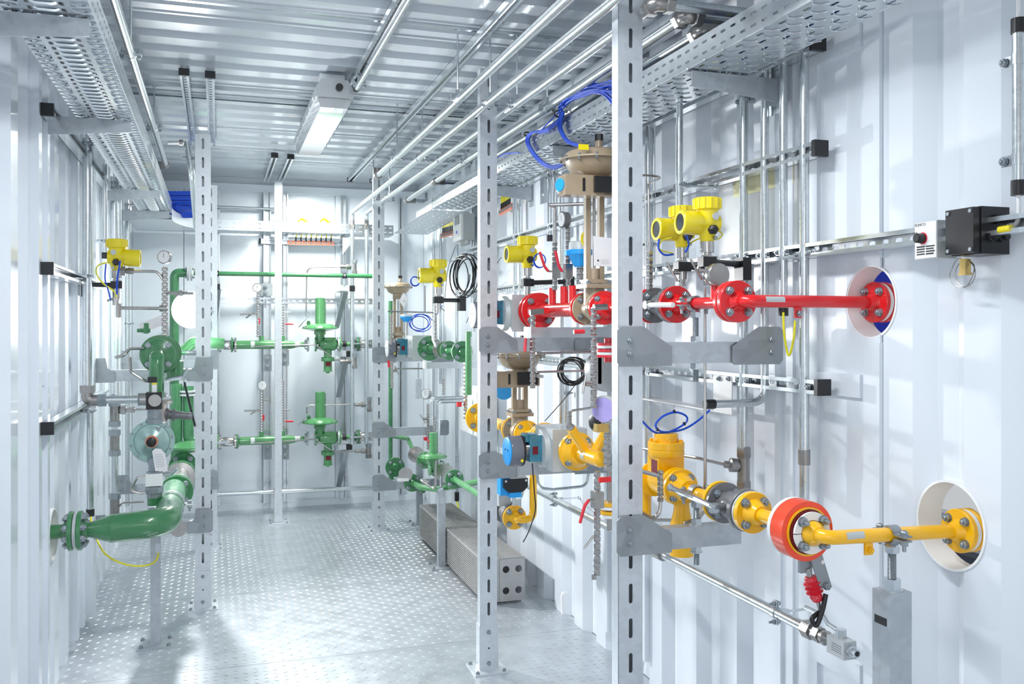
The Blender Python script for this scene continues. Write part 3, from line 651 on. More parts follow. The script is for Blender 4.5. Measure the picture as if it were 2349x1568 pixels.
part('case', MB().box((1.62, 1.603, 1.662), (1.70, 1.690, 1.768)), M_black, t, smooth=False); part('lid', MB().box((1.600, 1.606, 1.664), (1.6195, 1.687, 1.766)), M_black, t, smooth=False)
for y in (1.614, 1.679):
    for z in (1.672, 1.758): part('screw', MB().cyl((1.600, y, z), (1.5975, y, z), .0045, 12), M_zinc, t)
for x, z in ((1.645, 1.70), (1.675, 1.70), (1.66, 1.74)): part('cable_gland', MB().lathe((x, 1.603, z), (0, -1, 0), [(0, .011), (.008, .011), (.009, .009), (.02, .008)], 8), M_black, t)
# ================================================================ shared pipework builders
def elbowed(parent, pts, r, mt, bend, name='tube', n=18): return part(name, MB().tube(pts, r, n, bend, seg=9), mt, parent)
def tape(parent, p, ax, r, L, a0, a1, up=None, mt=None, name='marking_tape'):
    fr = frame(p, ax, up); m = MB(); vs = []; n = 6
    for t_ in (0, L):
        for k in range(n+1):
            a = a0+(a1-a0)*k/n; vs.append(fr @ V((r*1.012*math.cos(a), r*1.012*math.sin(a), t_)))
    m.add(vs, [(k, k+1, n+2+k, n+1+k) for k in range(n)]); return part(name, m, mt or M_lgrey, parent)
def lug(parent, p, mt, w_=.022, h=.03):
    o = part('earthing_lug', MB().box(V(p)+V((-w_/2, -.003, -h)), V(p)+V((w_/2, .003, .002))), mt, parent, smooth=False); bolt(V(p)+V((.002, -.003, -h*.6)), (0, -1, 0), .0078, o, mt=M_bolt if mt != M_yel else M_yel); return o
def threaded(parent, p, q, r, name='threaded_rod'):
    p = V(p); q = V(q); L = (q-p).length; m = MB(); n = int(L/.0028); prof = []
    for k in range(n): prof += [(k*L/n, r*.88), ((k+.5)*L/n, r)]
    prof.append((L, r*.88)); m.lathe(p, q-p, prof, 12); return part(name, m, M_bolt, parent)
def saddle(parent, p, ax, r, mt=None):
    """heavy two-bolt saddle clamp with its flat ears to the left and right of a pipe"""
    p = V(p); ax = V(ax).normalized(); out = UP.cross(ax).normalized(); w_ = .026
    m = MB()
    for s_ in (1, -1):
        vs = []; N = 12; fr = Matrix((out, UP, ax)).transposed().to_4x4(); fr.translation = p
        prof = [(-r-.036, .003*s_), (-r-.012, .003*s_)]+[(-(r+.002)*math.cos(PI*k/N), s_*(.004+(r-.002)*math.sin(PI*k/N)) if 0 < k < N else s_*.004) for k in range(N+1)]+[(r+.012, .003*s_), (r+.036, .003*s_)]
        outer = [(x*(1.0), y+.0045*s_) for x, y in prof]; outer = [(x, y) for x, y in outer]
        pl = prof+outer[::-1]; m.prism(pl if s_ > 0 else pl[::-1], fr @ Matrix.Translation((0, 0, -w_/2)), w_)
    c = part('saddle_clamp', m, mt or M_gus, parent)
    for s_ in (-1, 1):
        q = p+out*s_*(r+.024); bolt(q+UP*.0075, UP, .0095, c, L=.003); bolt(q-UP*.0075, -UP, .0095, c, L=.014)
    return c
# ================================================================ RED LINE, right wall
RX, RZ = 1.360, 1.568
def Yr(u, x=RX): return at(u, 700, x=x).y
yw = 2.13
t = thing('red_pipe', 'bright red pipe bending through the round opening in the right wall', 'pipe', (1.5, yw, RZ))
elbowed(t, [(RX, 2.185, RZ), (RX, yw, RZ), (1.76, yw, RZ)], .0172, M_red, .035)
flange(t, (RX, 2.185, RZ), (0, -1, 0), .0578, .016, M_red, 4, .0105, .019, .02)
flange(t, (1.772, yw, RZ), (-1, 0, 0), .0578, .014, M_red, 4, .0105, .019, .02)
part('gasket', MB().cyl((1.779, yw, RZ), (1.791, yw, RZ), .055, 28), M_white, t); part('gasket', MB().cyl((RX, 2.194, RZ), (RX, 2.2, RZ), .054, 28), M_lgrey, t)
flange(t, (1.800, yw, RZ), (1, 0, 0), .0578, .014, M_red, 4, .0105, .019, .02)
part('outdoor_tube', MB().cyl((1.81, yw, RZ), (2.15, yw, RZ), .0172, 16), M_red, t)
tape(t, (RX+.045, yw, RZ), (1, 0, 0), .0172, .06, PI*.75, PI*1.05, up=(0, 0, 1)); o = lug(t, at(1830, 704, y=yw), M_red)
t = thing('red_pipe', 'short dark red pipe with two flanges and a saddle clamp left of the bright one', 'pipe', (RX, 2.35, RZ))
elbowed(t, [(RX, 2.21, RZ), (RX, 2.53, RZ)], .0172, M_red, 0)
flange(t, (RX, 2.209, RZ), (0, 1, 0), .0578, .016, M_red, 4, .0105, .022, .03); flange(t, (RX, 2.535, RZ), (0, -1, 0), .0578, .016, M_red, 4, .0105, .021, .03)
cl = saddle(t, (RX, 2.42, RZ), (0, 1, 0), .0172)
threaded(t, (RX, 2.412, 1.335), (RX, 2.412, RZ-.03), .0095); part('rod_head', MB().lathe((RX, 2.412, RZ-.042), UP, [(0, .016), (.016, .018), (.022, .012)], 6), M_zinc, t)
for z in (1.4545, 1.374): part('nut', MB().lathe((RX, 2.412, z), UP, [(0, .017), (.016, .017)], 6).cyl((RX, 2.412, z-.002), (RX, 2.412, z), .0185, 16), M_zinc, t)
st_ = part('branch_stub', MB().cyl((RX-.002, 2.30, RZ), (RX-.002, 2.30, RZ+.055), .012, 14), M_red, t)
m = MB(); m.lathe((RX-.004, 2.27, RZ+.078), (0, -1, 0), [(-.03, .012), (-.03, .030), (-.024, .0335), (-.002, .0335), (0, .0320)], 40); part('blind_disc', m, M_sts, t, label='brushed round blind disc')
t = thing('ball_valve', 'dark cast ball valve in the red line with a pale lever', 'valve', (RX, 2.64, RZ))
m = MB(); m.lathe((RX, 2.55, RZ), (0, 1, 0), [(0, .055), (.016, .0575), (.018, .030), (.04, .036), (.09, .036), (.12, .030), (.122, .0575), (.138, .055)], 28); m.cyl((RX, 2.61, RZ), (RX-.055, 2.61, RZ), .014, 14)
b = part('body', m, M_cgrey, t)
for a in range(4):
    q = V((RX+.041*math.cos(PI/4+a*PI/2), 2.672, RZ+.041*math.sin(PI/4+a*PI/2))); bolt(q, (0, -1, 0), .0105, b)
    q = V((RX+.041*math.cos(PI/4+a*PI/2), 2.568, RZ+.041*math.sin(PI/4+a*PI/2))); bolt(q, (0, 1, 0), .0105, b)
part('lever', MB().tube([(RX-.058, 2.61, RZ-.001), (RX-.062, 2.52, RZ-.002), (RX-.06, 2.44, RZ-.004)], .008, 8, 0), M_white, t); part('lever_hub', MB().cyl((RX-.05, 2.61, RZ), (RX-.07, 2.61, RZ), .013, 14), M_zinc, t)
# red line between the posts -------------------------------------------------
t = thing('red_pipe', 'red pipe piece with flange between tan valve and nearest post', 'pipe', (RX, 2.9, RZ))
flange(t, (RX, 2.706, RZ), (0, -1, 0), .0578, .016, M_red, 4, .0105, .021, .02, bore=.5); elbowed(t, [(RX, 2.72, RZ), (RX, 3.07, RZ)], .0172, M_red, 0)
flange(t, (RX, 3.085, RZ), (0, -1, 0), .0625, .017, M_red, 4, .011, .03, .03); part('gasket', MB().cyl((RX, 3.094, RZ), (RX, 3.10, RZ), .058, 28), M_lgrey, t)
def tan_valve(name_label, p, s, z_body, z_rim, rd, yoke=.05, mt=M_tan, posit=True, blue=True, face=-1):
    """pneumatic control valve: body at p with two flanges along Y, yoke, diaphragm actuator with rim at z_rim, radius rd"""
    p = V(p); t = thing('control_valve', name_label, 'valve', (p.x, p.y, 0+p.z))
    m = MB(); m.lathe(p-V((0, .075*s, 0)), (0, 1, 0), [(0, .060*s), (.016*s, .0625*s), (.018*s, .03*s), (.05*s, .042*s), (.10*s, .042*s), (.132*s, .03*s), (.134*s, .0625*s), (.15*s, .060*s)], 28)
    m.cyl(p, p+UP*.075*s, .040*s, 18); b = part('body', m, mt, t)
    for a in range(4):
        for sd in (-1, 1):
            q = p+V((.045*s*math.cos(PI/4+a*PI/2), sd*.057*s*1.0, .045*s*math.sin(PI/4+a*PI/2)))
            bolt(V((q.x, p.y+sd*.059*s-.001*sd, q.z)), (0, -sd, 0), .0105*s, b)
            bolt(V((q.x, p.y+sd*.075*s, q.z)), (0, sd, 0), .0105*s, b, L=.003)
    zb = p.z+.075*s; m = MB(); m.cbox((p.x, p.y, zb+.008*s), (.105*s, .105*s, .016*s)); m.cbox((p.x, p.y, zb+.026*s), (.085*s, .085*s, .014*s)); bo = part('bonnet', m, mt, t, smooth=False)
    for a in range(4): bolt(V((p.x+.04*s*(1 if a % 2 else -1), p.y+.04*s*(1 if a//2 else -1), zb+.016*s)), UP, .009*s, bo)
    zc_ = z_rim-rd*.42; m = MB()
    for sx in (-1, 1): m.box((p.x+sx*yoke*.35, p.y-.012*s, zb+.03*s), (p.x+sx*yoke*.75, p.y+.012*s, zc_-.05*s))
    m.box((p.x-yoke*.8, p.y-.02*s, zc_-.055*s), (p.x+yoke*.8, p.y+.02*s, zc_-.02*s)); m.cyl((p.x, p.y, zb+.03*s), (p.x, p.y, zb+.075*s), .02*s, 12); m.cyl((p.x, p.y, zc_-.03*s), (p.x, p.y, zc_), .045*s, 16)
    part('yoke', m, mt, t); part('stem', MB().cyl((p.x, p.y, zb+.03*s), (p.x, p.y, zc_), .006*s, 10), M_sts, t)
    m = MB(); R = rd
    m.lathe((p.x, p.y, zc_-.01), UP, [(0, R*.45), (R*.12, R*.66), (R*.36, R*.80), (R*.44, R*.84), (R*.46, R), (R*.50, R), (R*.52, R*.86), (R*.66, R*.82), (R*.74, R*.72), (R*.78, R*.2), (R*.78, 0)], 40)
    dm = part('diaphragm_housing', m, mt, t)
    for k in range(12): a = k*PI/6+.2; bolt(V((p.x+R*.93*math.cos(a), p.y+R*.93*math.sin(a), zc_-.01+R*.50)), UP, .0065*s, dm, L=.003); bolt(V((p.x+R*.93*math.cos(a), p.y+R*.93*math.sin(a), zc_-.01+R*.46)), -UP, .0065*s, dm, L=.003)
    g = part('vent_plug', MB().cyl((p.x+.02*s, p.y, zc_+R*.76), (p.x+.02*s, p.y, zc_+R*.98), .014*s, 10), mt, t); part('plug_cap', MB().cyl((p.x+.02*s, p.y, zc_+R*.98), (p.x+.02*s, p.y, zc_+R*1.16), .017*s, 8), M_black, g)
    if posit:
        zt_ = zc_-.018*s; bx = part('positioner', MB().box((p.x-.155*s, p.y-.10*s, zt_-.075*s), (p.x+.0, p.y-.03*s, zt_)).box((p.x-.0, p.y-.085*s, zt_-.07*s), (p.x+.07*s, p.y-.02*s, zt_-.005*s)), mt, t, smooth=False)
        if blue: part('blue_dial', MB().lathe((p.x-.155*s, p.y-.062*s, zt_-.036*s), (-1, -.35, 0), [(-.01, .031*s), (.006, .030*s), (.008, .026*s)], 28), mt, bx); part('dial_face', MB().cyl((p.x-.162*s, p.y-.0645*s, zt_-.036*s), (p.x-.166*s, p.y-.0658*s, zt_-.036*s), .024*s, 28), M_sky, bx)
        part('pilot_unit', MB().box((p.x-.045*s, p.y-.118*s, zt_-.062*s), (p.x+.05*s, p.y-.085*s, zt_-.004*s)), M_black, t, smooth=False)
        part('slot', MB().box((p.x-.088*s, p.y-.1015*s, zt_-.06*s), (p.x-.078*s, p.y-.10*s, zt_-.012*s)), M_black, bx); part('air_fitting', MB().cyl((p.x+.03*s, p.y-.14*s, zt_-.02*s), (p.x+.07*s, p.y-.125*s, zt_-.025*s), .008*s, 8), M_sts, t)
    return t
TV = tan_valve('largest tan control valve with blue dial, top hidden by the nearest post', (RX, 3.18, RZ), 1.0, RZ, 1.5+390*3.36/2086, .134)
part('warning_label', MB().box((RX-.11, 3.18-.1142, 2.142), (RX-.07, 3.18-.1132, 2.162)), M_lemon, TV)
t = thing('paper_tag', 'white paper tag hanging from the largest tan valve', 'tag', at(1380, 545, y=3.09)); a = AY(3.085)
part('sheet', MB().add([a(1361, 541), a(1403, 546), a(1403, 612), (a(1363, 609)), a(1361, 541)+V((0, .002, 0)), a(1403, 546)+V((0, .002, 0)), a(1403, 612)+V((0, .002, 0)), a(1363, 609)+V((0, .002, 0))], [(0, 1, 2, 3), (7, 6, 5, 4), (0, 4, 5, 1), (1, 5, 6, 2), (2, 6, 7, 3), (3, 7, 4, 0)]), M_paper, t, smooth=False)
part('logo', MB().cyl(a(1372, 597)+V((0, -.0008, 0)), a(1372, 597), .0035, 16), M_black, t)
for k in range(4): part('printed_line', MB().box(a(1378, 595+3*k)+V((0, -.0006, 0)), a(1397, 596+3*k)), M_lgrey, t)
t = thing('red_pipe', 'red pipe with three upright branch stubs and a large flange, middle of the right rack', 'pipe', (RX, 3.5, RZ))
elbowed(t, [(RX, 3.28, RZ), (RX, 3.79, RZ)], .030, M_red, 0); flange(t, (RX, 3.272, RZ), (0, 1, 0), .0625, .017, M_red, 4, .011, .03, .03)
flange(t, (RX, 3.80, RZ), (0, -1, 0), .081, .018, M_red, 4, .014, .032, .03); flange(t, (RX, 3.845, RZ), (0, -1, 0), .081, .018, M_red, 4, .014, .04, .0, two=True)
part('gasket', MB().cyl((RX, 3.815, RZ), (RX, 3.832, RZ), .074, 32), M_sts, t)
for y in (3.63, 3.49, 3.40):
    part('branch_stub', MB().cyl((RX, y, RZ), (RX, y, RZ+.095), .0165, 16), M_red, t)
elbowed(t, [(RX, 3.62, RZ-.005), (RX-.11, 3.62, RZ-.005)], .017, M_red, 0, 'side_branch')
STK = {}
def fit_tower(label, x, y, z0, z1, r=.0115, handle=None, hz=None, gauge=None, cat='valve', name='needle_valve', mt=None, hmat=None, hdir=(-1, -.3, -1.2), knob=None):
    t = thing(name, label, cat, (x, y, z0)); fitted(t, (x, y, z0), (x, y, z1), r, mt=mt)
    if handle:
        p = V((x, y, hz)); d = V(hdir).normalized(); s_ = V((-1, 0, 0)) if hdir[0] <= 0 else V((1, 0, 0))
        if handle == 'red':
            m = MB(); m.box((x-r*1.4, y-r*1.4, hz-.03), (x+r*1.4, y+r*1.4, hz+.03)); part('valve_body', m, M_sts, t, smooth=False)
            h = part('handle_arm', MB().tube([p+s_*r, p+s_*r*2.4], .0045, 8, 0), M_sts, t); part('handle_grip', MB().tube([p+s_*r*2.4, p+s_*r*3.2+d*.02, p+s_*r*3.2+d*.085], .0062, 8, .01), M_redp, h)
        if handle == 'bar':
            h = part('valve_neck', MB().cyl(p, p+s_*.032, .009, 10), M_sts, t); part('t_bar', MB().cyl(p+s_*.036-d*.035, p+s_*.036+d*.035, .0042, 8), M_sts, h)
    if gauge: gauge_on(t, *gauge)
    if knob is not None: part('red_knob', MB().cyl(knob, knob+V((0, -.03, 0)), .014, 10), M_redp, t)
    return t
def gauge_on(parent, p, d, r, mt=None):
    p = V(p); d = V(d).normalized(); m = MB(); m.lathe(p-d*r*.35, d, [(0, r*.92), (r*.08, r), (r*.75, r), (r*.8, r*1.06), (r*.92, r*1.06), (r*.95, r*.9)], 30); c = part('gauge_case', m, mt or M_sts, parent)
    part('dial', MB().cyl(p+d*(r*.602), p+d*(r*.612), r*.88, 28), M_white, c); fr = frame(p+d*r*.62, d); k = MB(fr); k.box((-r*.03, -r*.1, 0), (r*.03, r*.6, r*.01)); part('pointer', k, M_black, c); return c

t = thing('wall_sheet', 'flat grey sheet with yellowish film along its top behind the right conduits', 'sheet', at(1740, 500, x=1.712)); s0 = at(1652, 430, x=1.712); s1 = at(1838, 400, x=1.712)
part('sheet', MB().box((1.706, s1.y, 1.70), (1.719, s0.y, 2.0)), M_lgrey, t, smooth=False); part('film', MB().box((1.7045, s1.y+.03, 1.945), (1.706, s0.y-.1, 2.0)), mat('yellow_film', (.72, .70, .42), 0, .25, coat=.6), t, smooth=False)
t = thing('wall_plate', 'white hanging plate with two bolts on the lowest right rail', 'plate', at(1662, 900, x=1.62)); a_ = at(1640, 860, x=1.628); b_ = at(1682, 948, x=1.628); part('plate', MB().box((1.622, b_.y, b_.z), (1.626, a_.y, a_.z)), M_white, t, smooth=False)
for u in (1650, 1672): bolt(at(u, 868, x=1.622), (-1, 0, 0), .009, t)
part('shelf', MB().box((1.622, b_.y, b_.z-.004), (1.70, b_.y+.75, b_.z)), M_white, t, smooth=False)
# ================================================================ rest of the right rack
def smooth_pts(P, k=6):
    P = [V(p) for p in P]; Q = []
    for i in range(len(P)-1):
        p0 = P[max(i-1, 0)]; p1 = P[i]; p2 = P[i+1]; p3 = P[min(i+2, len(P)-1)]
        for j in range(k):
            t_ = j/k; Q.append(.5*((2*p1)+(p2-p0)*t_+(2*p0-5*p1+4*p2-p3)*t_*t_+(3*p1-p0-3*p2+p3)*t_**3))
    Q.append(P[-1]); return Q
def cable(label, pts, r=.003, mt=None, name='cable', n=6, k=6, cat='cable', parent=None, group=None):
    m = MB().tube(smooth_pts(pts, k), r, n, 0)
    return part(name, m, mt or M_blue, parent) if parent else top(name, m, mt or M_blue, label, cat, group)
def coil_pts(c, ax, R, turns, wob=.006, n=14, up=None, sq=1., drift=.0):
    fr = frame(c, ax, up); out = []
    for k in range(int(turns*n)+1):
        a = 2*PI*k/n; rr = R+wob*math.sin(a*.73+1.3); out.append(fr @ V((rr*math.cos(a)*sq, rr*math.sin(a), wob*math.sin(a*.37)+drift*k)))
    return out
def tower(label, u, v0, v1, y, r=.0115, name='valve_tower', cat='valve', **k):
    p = at(u, v0, y=y); q = at(u, v1, y=y); lo, hi = (p, q) if p.z < q.z else (q, p); t = fit_tower(label, lo.x, lo.y, lo.z, hi.z, r, name=name, cat=cat, **k); return t
def transmitter(label, p, s=1., fdir=(-1, 0, 0), lid=(0, 0, 1), neck=.08, arm=None, ldir=None):
    p = V(p); f = V(fdir).normalized(); t = thing('pressure_transmitter', label, 'transmitter', p)
    m = MB(); m.lathe(p-UP*.055*s, UP, [(0, .018*s), (.002*s, .020*s), (.02*s, .024*s), (.03*s, .031*s), (.085*s, .031*s), (.095*s, .034*s)], 24)
    m.lathe(p, f, [(0, .030*s), (.03*s, .031*s)], 24); m.lathe(p, -f, [(0, .027*s), (.034*s, .027*s)], 20); part('housing', m, M_lemon, t)
    m = MB(); m.lathe(p+f*.028*s, f, [(0, .033*s), (.004*s, .036*s), (.062*s, .036*s), (.064*s, .034*s), (.064*s, .026*s), (.060*s, .026*s), (.060*s, 0)], 30); dl_ = part('display_housing', m, M_lemon, t)
    part('glass', MB().cyl(p+f*(.0885*s), p+f*(.0895*s), .026*s, 28), M_glass, dl_)
    L_ = p+UP*.038*s; m = MB(); m.lathe(L_, UP, [(0, .036*s), (.003*s, .040*s), (.034*s, .040*s), (.037*s, .037*s)], 30)
    for k in range(14): a = k*2*PI/14; m.cbox(L_+V((.0405*s*math.cos(a), .0405*s*math.sin(a), .02*s)), (.004*s, .004*s, .03*s))
    part('lid', m, M_lemon, t)
    sd = V((0, -1, 0)) if abs(f.x) > .7 else V((-1, 0, 0))
    part('cable_gland', MB().lathe(p+sd*.028*s-UP*.022*s, sd, [(0, .015*s), (.012*s, .015*s), (.016*s, .011*s), (.024*s, .009*s)], 6), M_black, t)
    part('blind_plug', MB().cyl(p+sd*.028*s+UP*.018*s-f*.01*s, p+sd*.034*s+UP*.018*s-f*.01*s, .011*s, 16), M_lgrey, t)
    part('earth_screw', MB().cyl(p+sd*.022*s-UP*.045*s-f*.012*s, p+sd*.031*s-UP*.045*s-f*.012*s, .006*s, 8), M_bolt, t)
    part('type_plate', MB().cbox(p-f*.0348*s, (.002*s if abs(f.x) > .7 else .03*s, .03*s if abs(f.x) > .7 else .002*s, .034*s)), M_glass, t, smooth=False)
    z = p.z-.055*s; stack(t, (p.x, p.y, z), -UP, [(.032*s, .021*s, 14), (.008*s, .012*s, 10), (.026*s, .019*s, 6), (neck*s-.066*s, .014*s, 10)], M_sts, 'neck')
    if arm:
        q = V(arm); a_ = part('arm', MB().cyl((p.x, p.y, z-.06*s), (q.x, q.y, z-.06*s), .0095*s, 12).cbox((p.x, p.y, z-.06*s), (.045*s, .035*s, .030*s)), M_black, t); part('mount', MB().cbox((q.x, q.y, z-.075*s), (.03*s, .05*s, .07*s)), M_black, t, smooth=False)
    return t
# --- transmitters above the red line
p1_ = at(1622, 512, y=2.40); p2_ = at(1565, 528, y=2.56)
transmitter('yellow pressure transmitter in front, right of its twin above the red line', p1_, 1.0, neck=.10, arm=(p1_.x+.16, 2.46, 0))
transmitter('yellow pressure transmitter half hidden behind its twin above the red line', p2_, 1.0, neck=.10, arm=(p2_.x+.12, 2.58, 0))
for p, lb, zb in ((p1_, 'valve tower under the front yellow transmitter', RZ+.055), (p2_, 'valve tower under the half hidden yellow transmitter', RZ+.058)):
    fit_tower(lb, p.x, p.y, zb, p.z-.155, .0125, handle='bar', hz=zb+.045, name='needle_valve', hdir=(-.5, 0, .8))
q = at(1617, 700, y=2.44); m = MB(); m.cyl((q.x, q.y, RZ-.0), (q.x, q.y, 1.10), .0045, 8); m.cyl((q.x-.03, q.y+.14, RZ-.05), (q.x-.03, q.y+.14, 1.2), .0045, 8)
m = MB(); m.tube([(q.x, q.y, RZ+.05), (q.x, q.y, 1.02), (q.x-.02, q.y-.0, .92), (q.x-.07, q.y, .91)], .0046, 8, .05); top('impulse_tube', m, M_sts, 'long thin steel tube dropping behind the red clamp to the yellow line', 'tube')
a = AY(2.52); cable('', [], ) if False else None
cable('blue wire loop hanging under the twin yellow transmitters', [a(1512, 548), a(1511, 570), a(1524, 584), a(1545, 583)], .003, M_blue)
cable('green yellow wire loop from the half hidden transmitter', [a(1540, 545), a(1517, 553), a(1514, 572), a(1545, 581)], .0022, M_gy)
a = AY(2.44); cable('blue wire under the front yellow transmitter', [a(1573, 535), a(1580, 560), a(1572, 578)], .0032, M_blue)
cable('green wire arc right of the front yellow transmitter', [a(1640, 523), a(1657, 537), a(1640, 550), a(1605, 547), a(1576, 562)], .0022, M_gy)
q = at(1440, 900, y=2.58)
a = AY(2.60)
tower('steel block tower just right of the nearest post above the grey valve', 1490, 700-35, 575, 2.68, .012, handle=None)
cable('blue cable loop right of the nearest post', [a(1628, 940), a(1600, 965), a(1565, 985), a(1520, 990), a(1504, 975), a(1520, 955), a(1550, 945), a(1575, 955), a(1570, 972), a(1530, 992), a(1500, 990), a(1473, 965)], .0035, M_blue)
for u, v, w_ in ((1547, 944, 'upper'), (1508, 985, 'lower left'), (1570, 972, 'right')): top('cable_tie', MB().ring(a(u, v)-V((.003, 0, 0)), (1, 0, .3), .004, .006, .005, 10), M_black, w_+' black cable tie around the blue loop right of the nearest post', 'cable tie', 'cable ties on the blue loop')
# yellow wires at the red pipe
a = AX(1.62); cable('yellow wire hanging in a loop below the bright red pipe', [a(1797, 716), a(1799, 765), a(1809, 815), a(1820, 780), a(1824, 735)], .0035, M_gy)
# --- YELLOW LINE
YX, YZ = 1.360, 1.004; yy = 1.80
t = thing('yellow_pipe', 'yellow pipe bending through the lower round opening in the right wall', 'pipe', (1.5, yy, YZ))
elbowed(t, [(YX, 1.86, YZ), (YX, yy, YZ), (1.745, yy, YZ-.01)], .0172, M_yel, .035); part('collar', MB().lathe((YX, 1.852, YZ), (0, -1, 0), [(0, .030), (.012, .029), (.026, .0185)], 24), M_yel, t)
flange(t, (1.750, yy, YZ-.01), (-1, 0, 0), .054, .014, M_yel, 4, .0105, .019, .02); part('gasket', MB().cyl((1.757, yy, YZ-.01), (1.769, yy, YZ-.01), .052, 28), M_white, t)
flange(t, (1.778, yy, YZ-.01), (1, 0, 0), .054, .014, M_yel, 4, .0105, .019, .02); part('outdoor_tube', MB().cyl((1.786, yy, YZ-.01), (2.2, yy, YZ-.01), .0172, 16), M_yel, t)
tape(t, (YX+.045, yy, YZ), (1, 0, 0), .0172, .05, PI*.75, PI*1.1, up=(0, 0, 1)); lug(t, at(1992, 1243, y=yy), M_yel)
t = thing('pipe_support', 'adjustable stand with threaded rod and clamp holding the yellow pipe', 'support', (1.58, yy, 0))
sx_ = at(2046, 1220, y=yy).x; saddle(t, (sx_, yy, YZ-.006), (1, 0, 0), .0172); threaded(t, (sx_, yy, .84), (sx_, yy, YZ-.035), .0105)
part('rod_head', MB().lathe((sx_, yy, YZ-.048), UP, [(0, .018), (.016, .02), (.024, .012)], 6), M_zinc, t); part('nut', MB().lathe((sx_, yy, .868), UP, [(0, .021), (.026, .021)], 6).cyl((sx_, yy, .864), (sx_, yy, .868), .026, 18), M_zinc, t)
m = MB(); m.box((sx_-.032, yy-.03, .01), (sx_+.032, yy+.03, .866))
c = part('box_leg', m, M_arm, t, smooth=False); part('window', MB().box((sx_-.0326, yy-.02, .786), (sx_-.0318, yy+.022, .805)), M_black, c); part('base_plate', MB().box((sx_-.08, yy-.08, 0), (sx_+.08, yy+.08, .01)), M_galv, t, smooth=False)
# orange insulated joint
t = thing('insulating_joint', 'orange red ringed joint with white bolted disc in the yellow line', 'joint', (YX, 1.9, YZ))
part('orange_ring', MB().ring((YX, 1.872, YZ), (0, 1, 0), .058, .0725, .048, 48), M_orange, t); part('inner_ring', MB().ring((YX, 1.867, YZ), (0, 1, 0), .0545, .059, .05, 40), M_yel, t)
part('label_band', MB().ring((YX, 1.921, YZ), (0, 1, 0), .0665, .0730, .012, 48), M_white, t)
for a0, a1 in ((.03, PI-.03), (PI+.03, 2*PI-.03)):
    n = 16; fr = frame((YX, 1.858, YZ), (0, -1, 0)); pl = [(.0505*math.cos(a0+(a1-a0)*k/n), .0505*math.sin(a0+(a1-a0)*k/n)) for k in range(n+1)]+[(.031*math.cos(a1+(a0-a1)*k/n), .031*math.sin(a1+(a0-a1)*k/n)) for k in range(n+1)]
    part('half_disc', MB().prism(pl, fr, .006), M_white, t, smooth=False)
part('backing', MB().cyl((YX, 1.862, YZ), (YX, 1.92, YZ), .053, 32), M_maroon, t)
for a in range(4): bolt((YX+.041*math.cos(PI/4+a*PI/2), 1.852, YZ+.041*math.sin(PI/4+a*PI/2)), (0, -1, 0), .0115, t, L=.012)
part('strap', MB().prism([(-.02, 0), (.016, 0), (.016, .13), (.0, .145), (-.02, .13)], frame_xyz((YX+.085, 1.915, YZ-.155), (1, 0, 0), (-.35, 0, 1)), .004), M_gus, t)
part('strap_block', MB().cbox((YX+.035, 1.93, YZ-.092), (.034, .012, .05)), M_gus, t, smooth=False)
for k in (.045, .075): part('strap_hole', MB().cyl((YX+.089-.35*k, 1.9105, YZ-.155+k+.02), (YX+.089-.35*k, 1.912, YZ-.155+k+.02), .005, 14), M_white, t)
t = thing('spark_gap', 'small ribbed red spark gap with black lead hanging below the orange ring', 'arrester', (YX+.05, 1.93, YZ-.14))
ax_ = V((.35, 0, -1)).normalized(); pp = V((YX+.042, 1.925, YZ-.115)); prof = [(0, .012)]
for k in range(5): prof += [(.012*k+.002, .014), (.012*k+.006, .0215 if k in (1, 2, 3) else .016), (.012*k+.010, .015)]
m = MB(); m.lathe(pp+ax_*.012, ax_, prof+[(.066, .012), (.072, .0)], 22); part('ribbed_body', m, M_redp, t); part('terminal', MB().cyl(pp-ax_*.01, pp+ax_*.014, .008, 10), M_sts, t); part('terminal', MB().cyl(pp+ax_*.08, pp+ax_*.11, .006, 10), M_sts, t)
e0 = V((YX+.083, 1.912, YZ-.150)); part('black_lead', MB().tube(smooth_pts([e0+V((0, 0, -.02)), e0+V((-.012, -.002, -.06)), e0+V((-.028, 0, -.095)), e0+V((-.036, .006, -.08)), pp+ax_*.108]), .0062, 10, 0), M_black, t); bolt(e0+V((0, -.002, 0)), (0, -1, 0), .009, t)
# flange + valve + check valve
t = thing('ball_valve', 'dark grey flanged ball valve with long zinc lever in the yellow line', 'valve', (YX, 2.2, YZ))
m = MB(); m.lathe((YX, 2.13, YZ), (0, 1, 0), [(0, .055), (.003, .0575), (.017, .0575), (.019, .032), (.05, .040), (.085, .040), (.112, .032), (.114, .0575), (.130, .055)], 30); b = part('body', m, M_cgrey, t)
for a in range(4): bolt((YX+.041*math.cos(PI/4+a*PI/2), 2.241, YZ+.041*math.sin(PI/4+a*PI/2)), (0, -1, 0), .0105, b)
part('stem', MB().cyl((YX, 2.19, YZ), (YX-.062, 2.19, YZ), .014, 12), M_cgrey, t); part('lever_head', MB().cyl((YX-.06, 2.19, YZ), (YX-.078, 2.19, YZ), .015, 8), M_zinc, t)
m = MB(); m.tube([(YX-.07, 2.19, YZ+.002), (YX-.07, 2.29, YZ+.008), (YX-.09, 2.40, YZ+.022)], .0085, 8, .03); m.lathe((YX-.09, 2.40, YZ+.022), (0, 1, 0), [(-.008, .009), (0, .012), (.008, .008)], 12); part('lever', m, M_zinc, t)
t = thing('yellow_pipe', 'short yellow neck with bolted flange between valve and orange ring', 'pipe', (YX, 2.1, YZ))
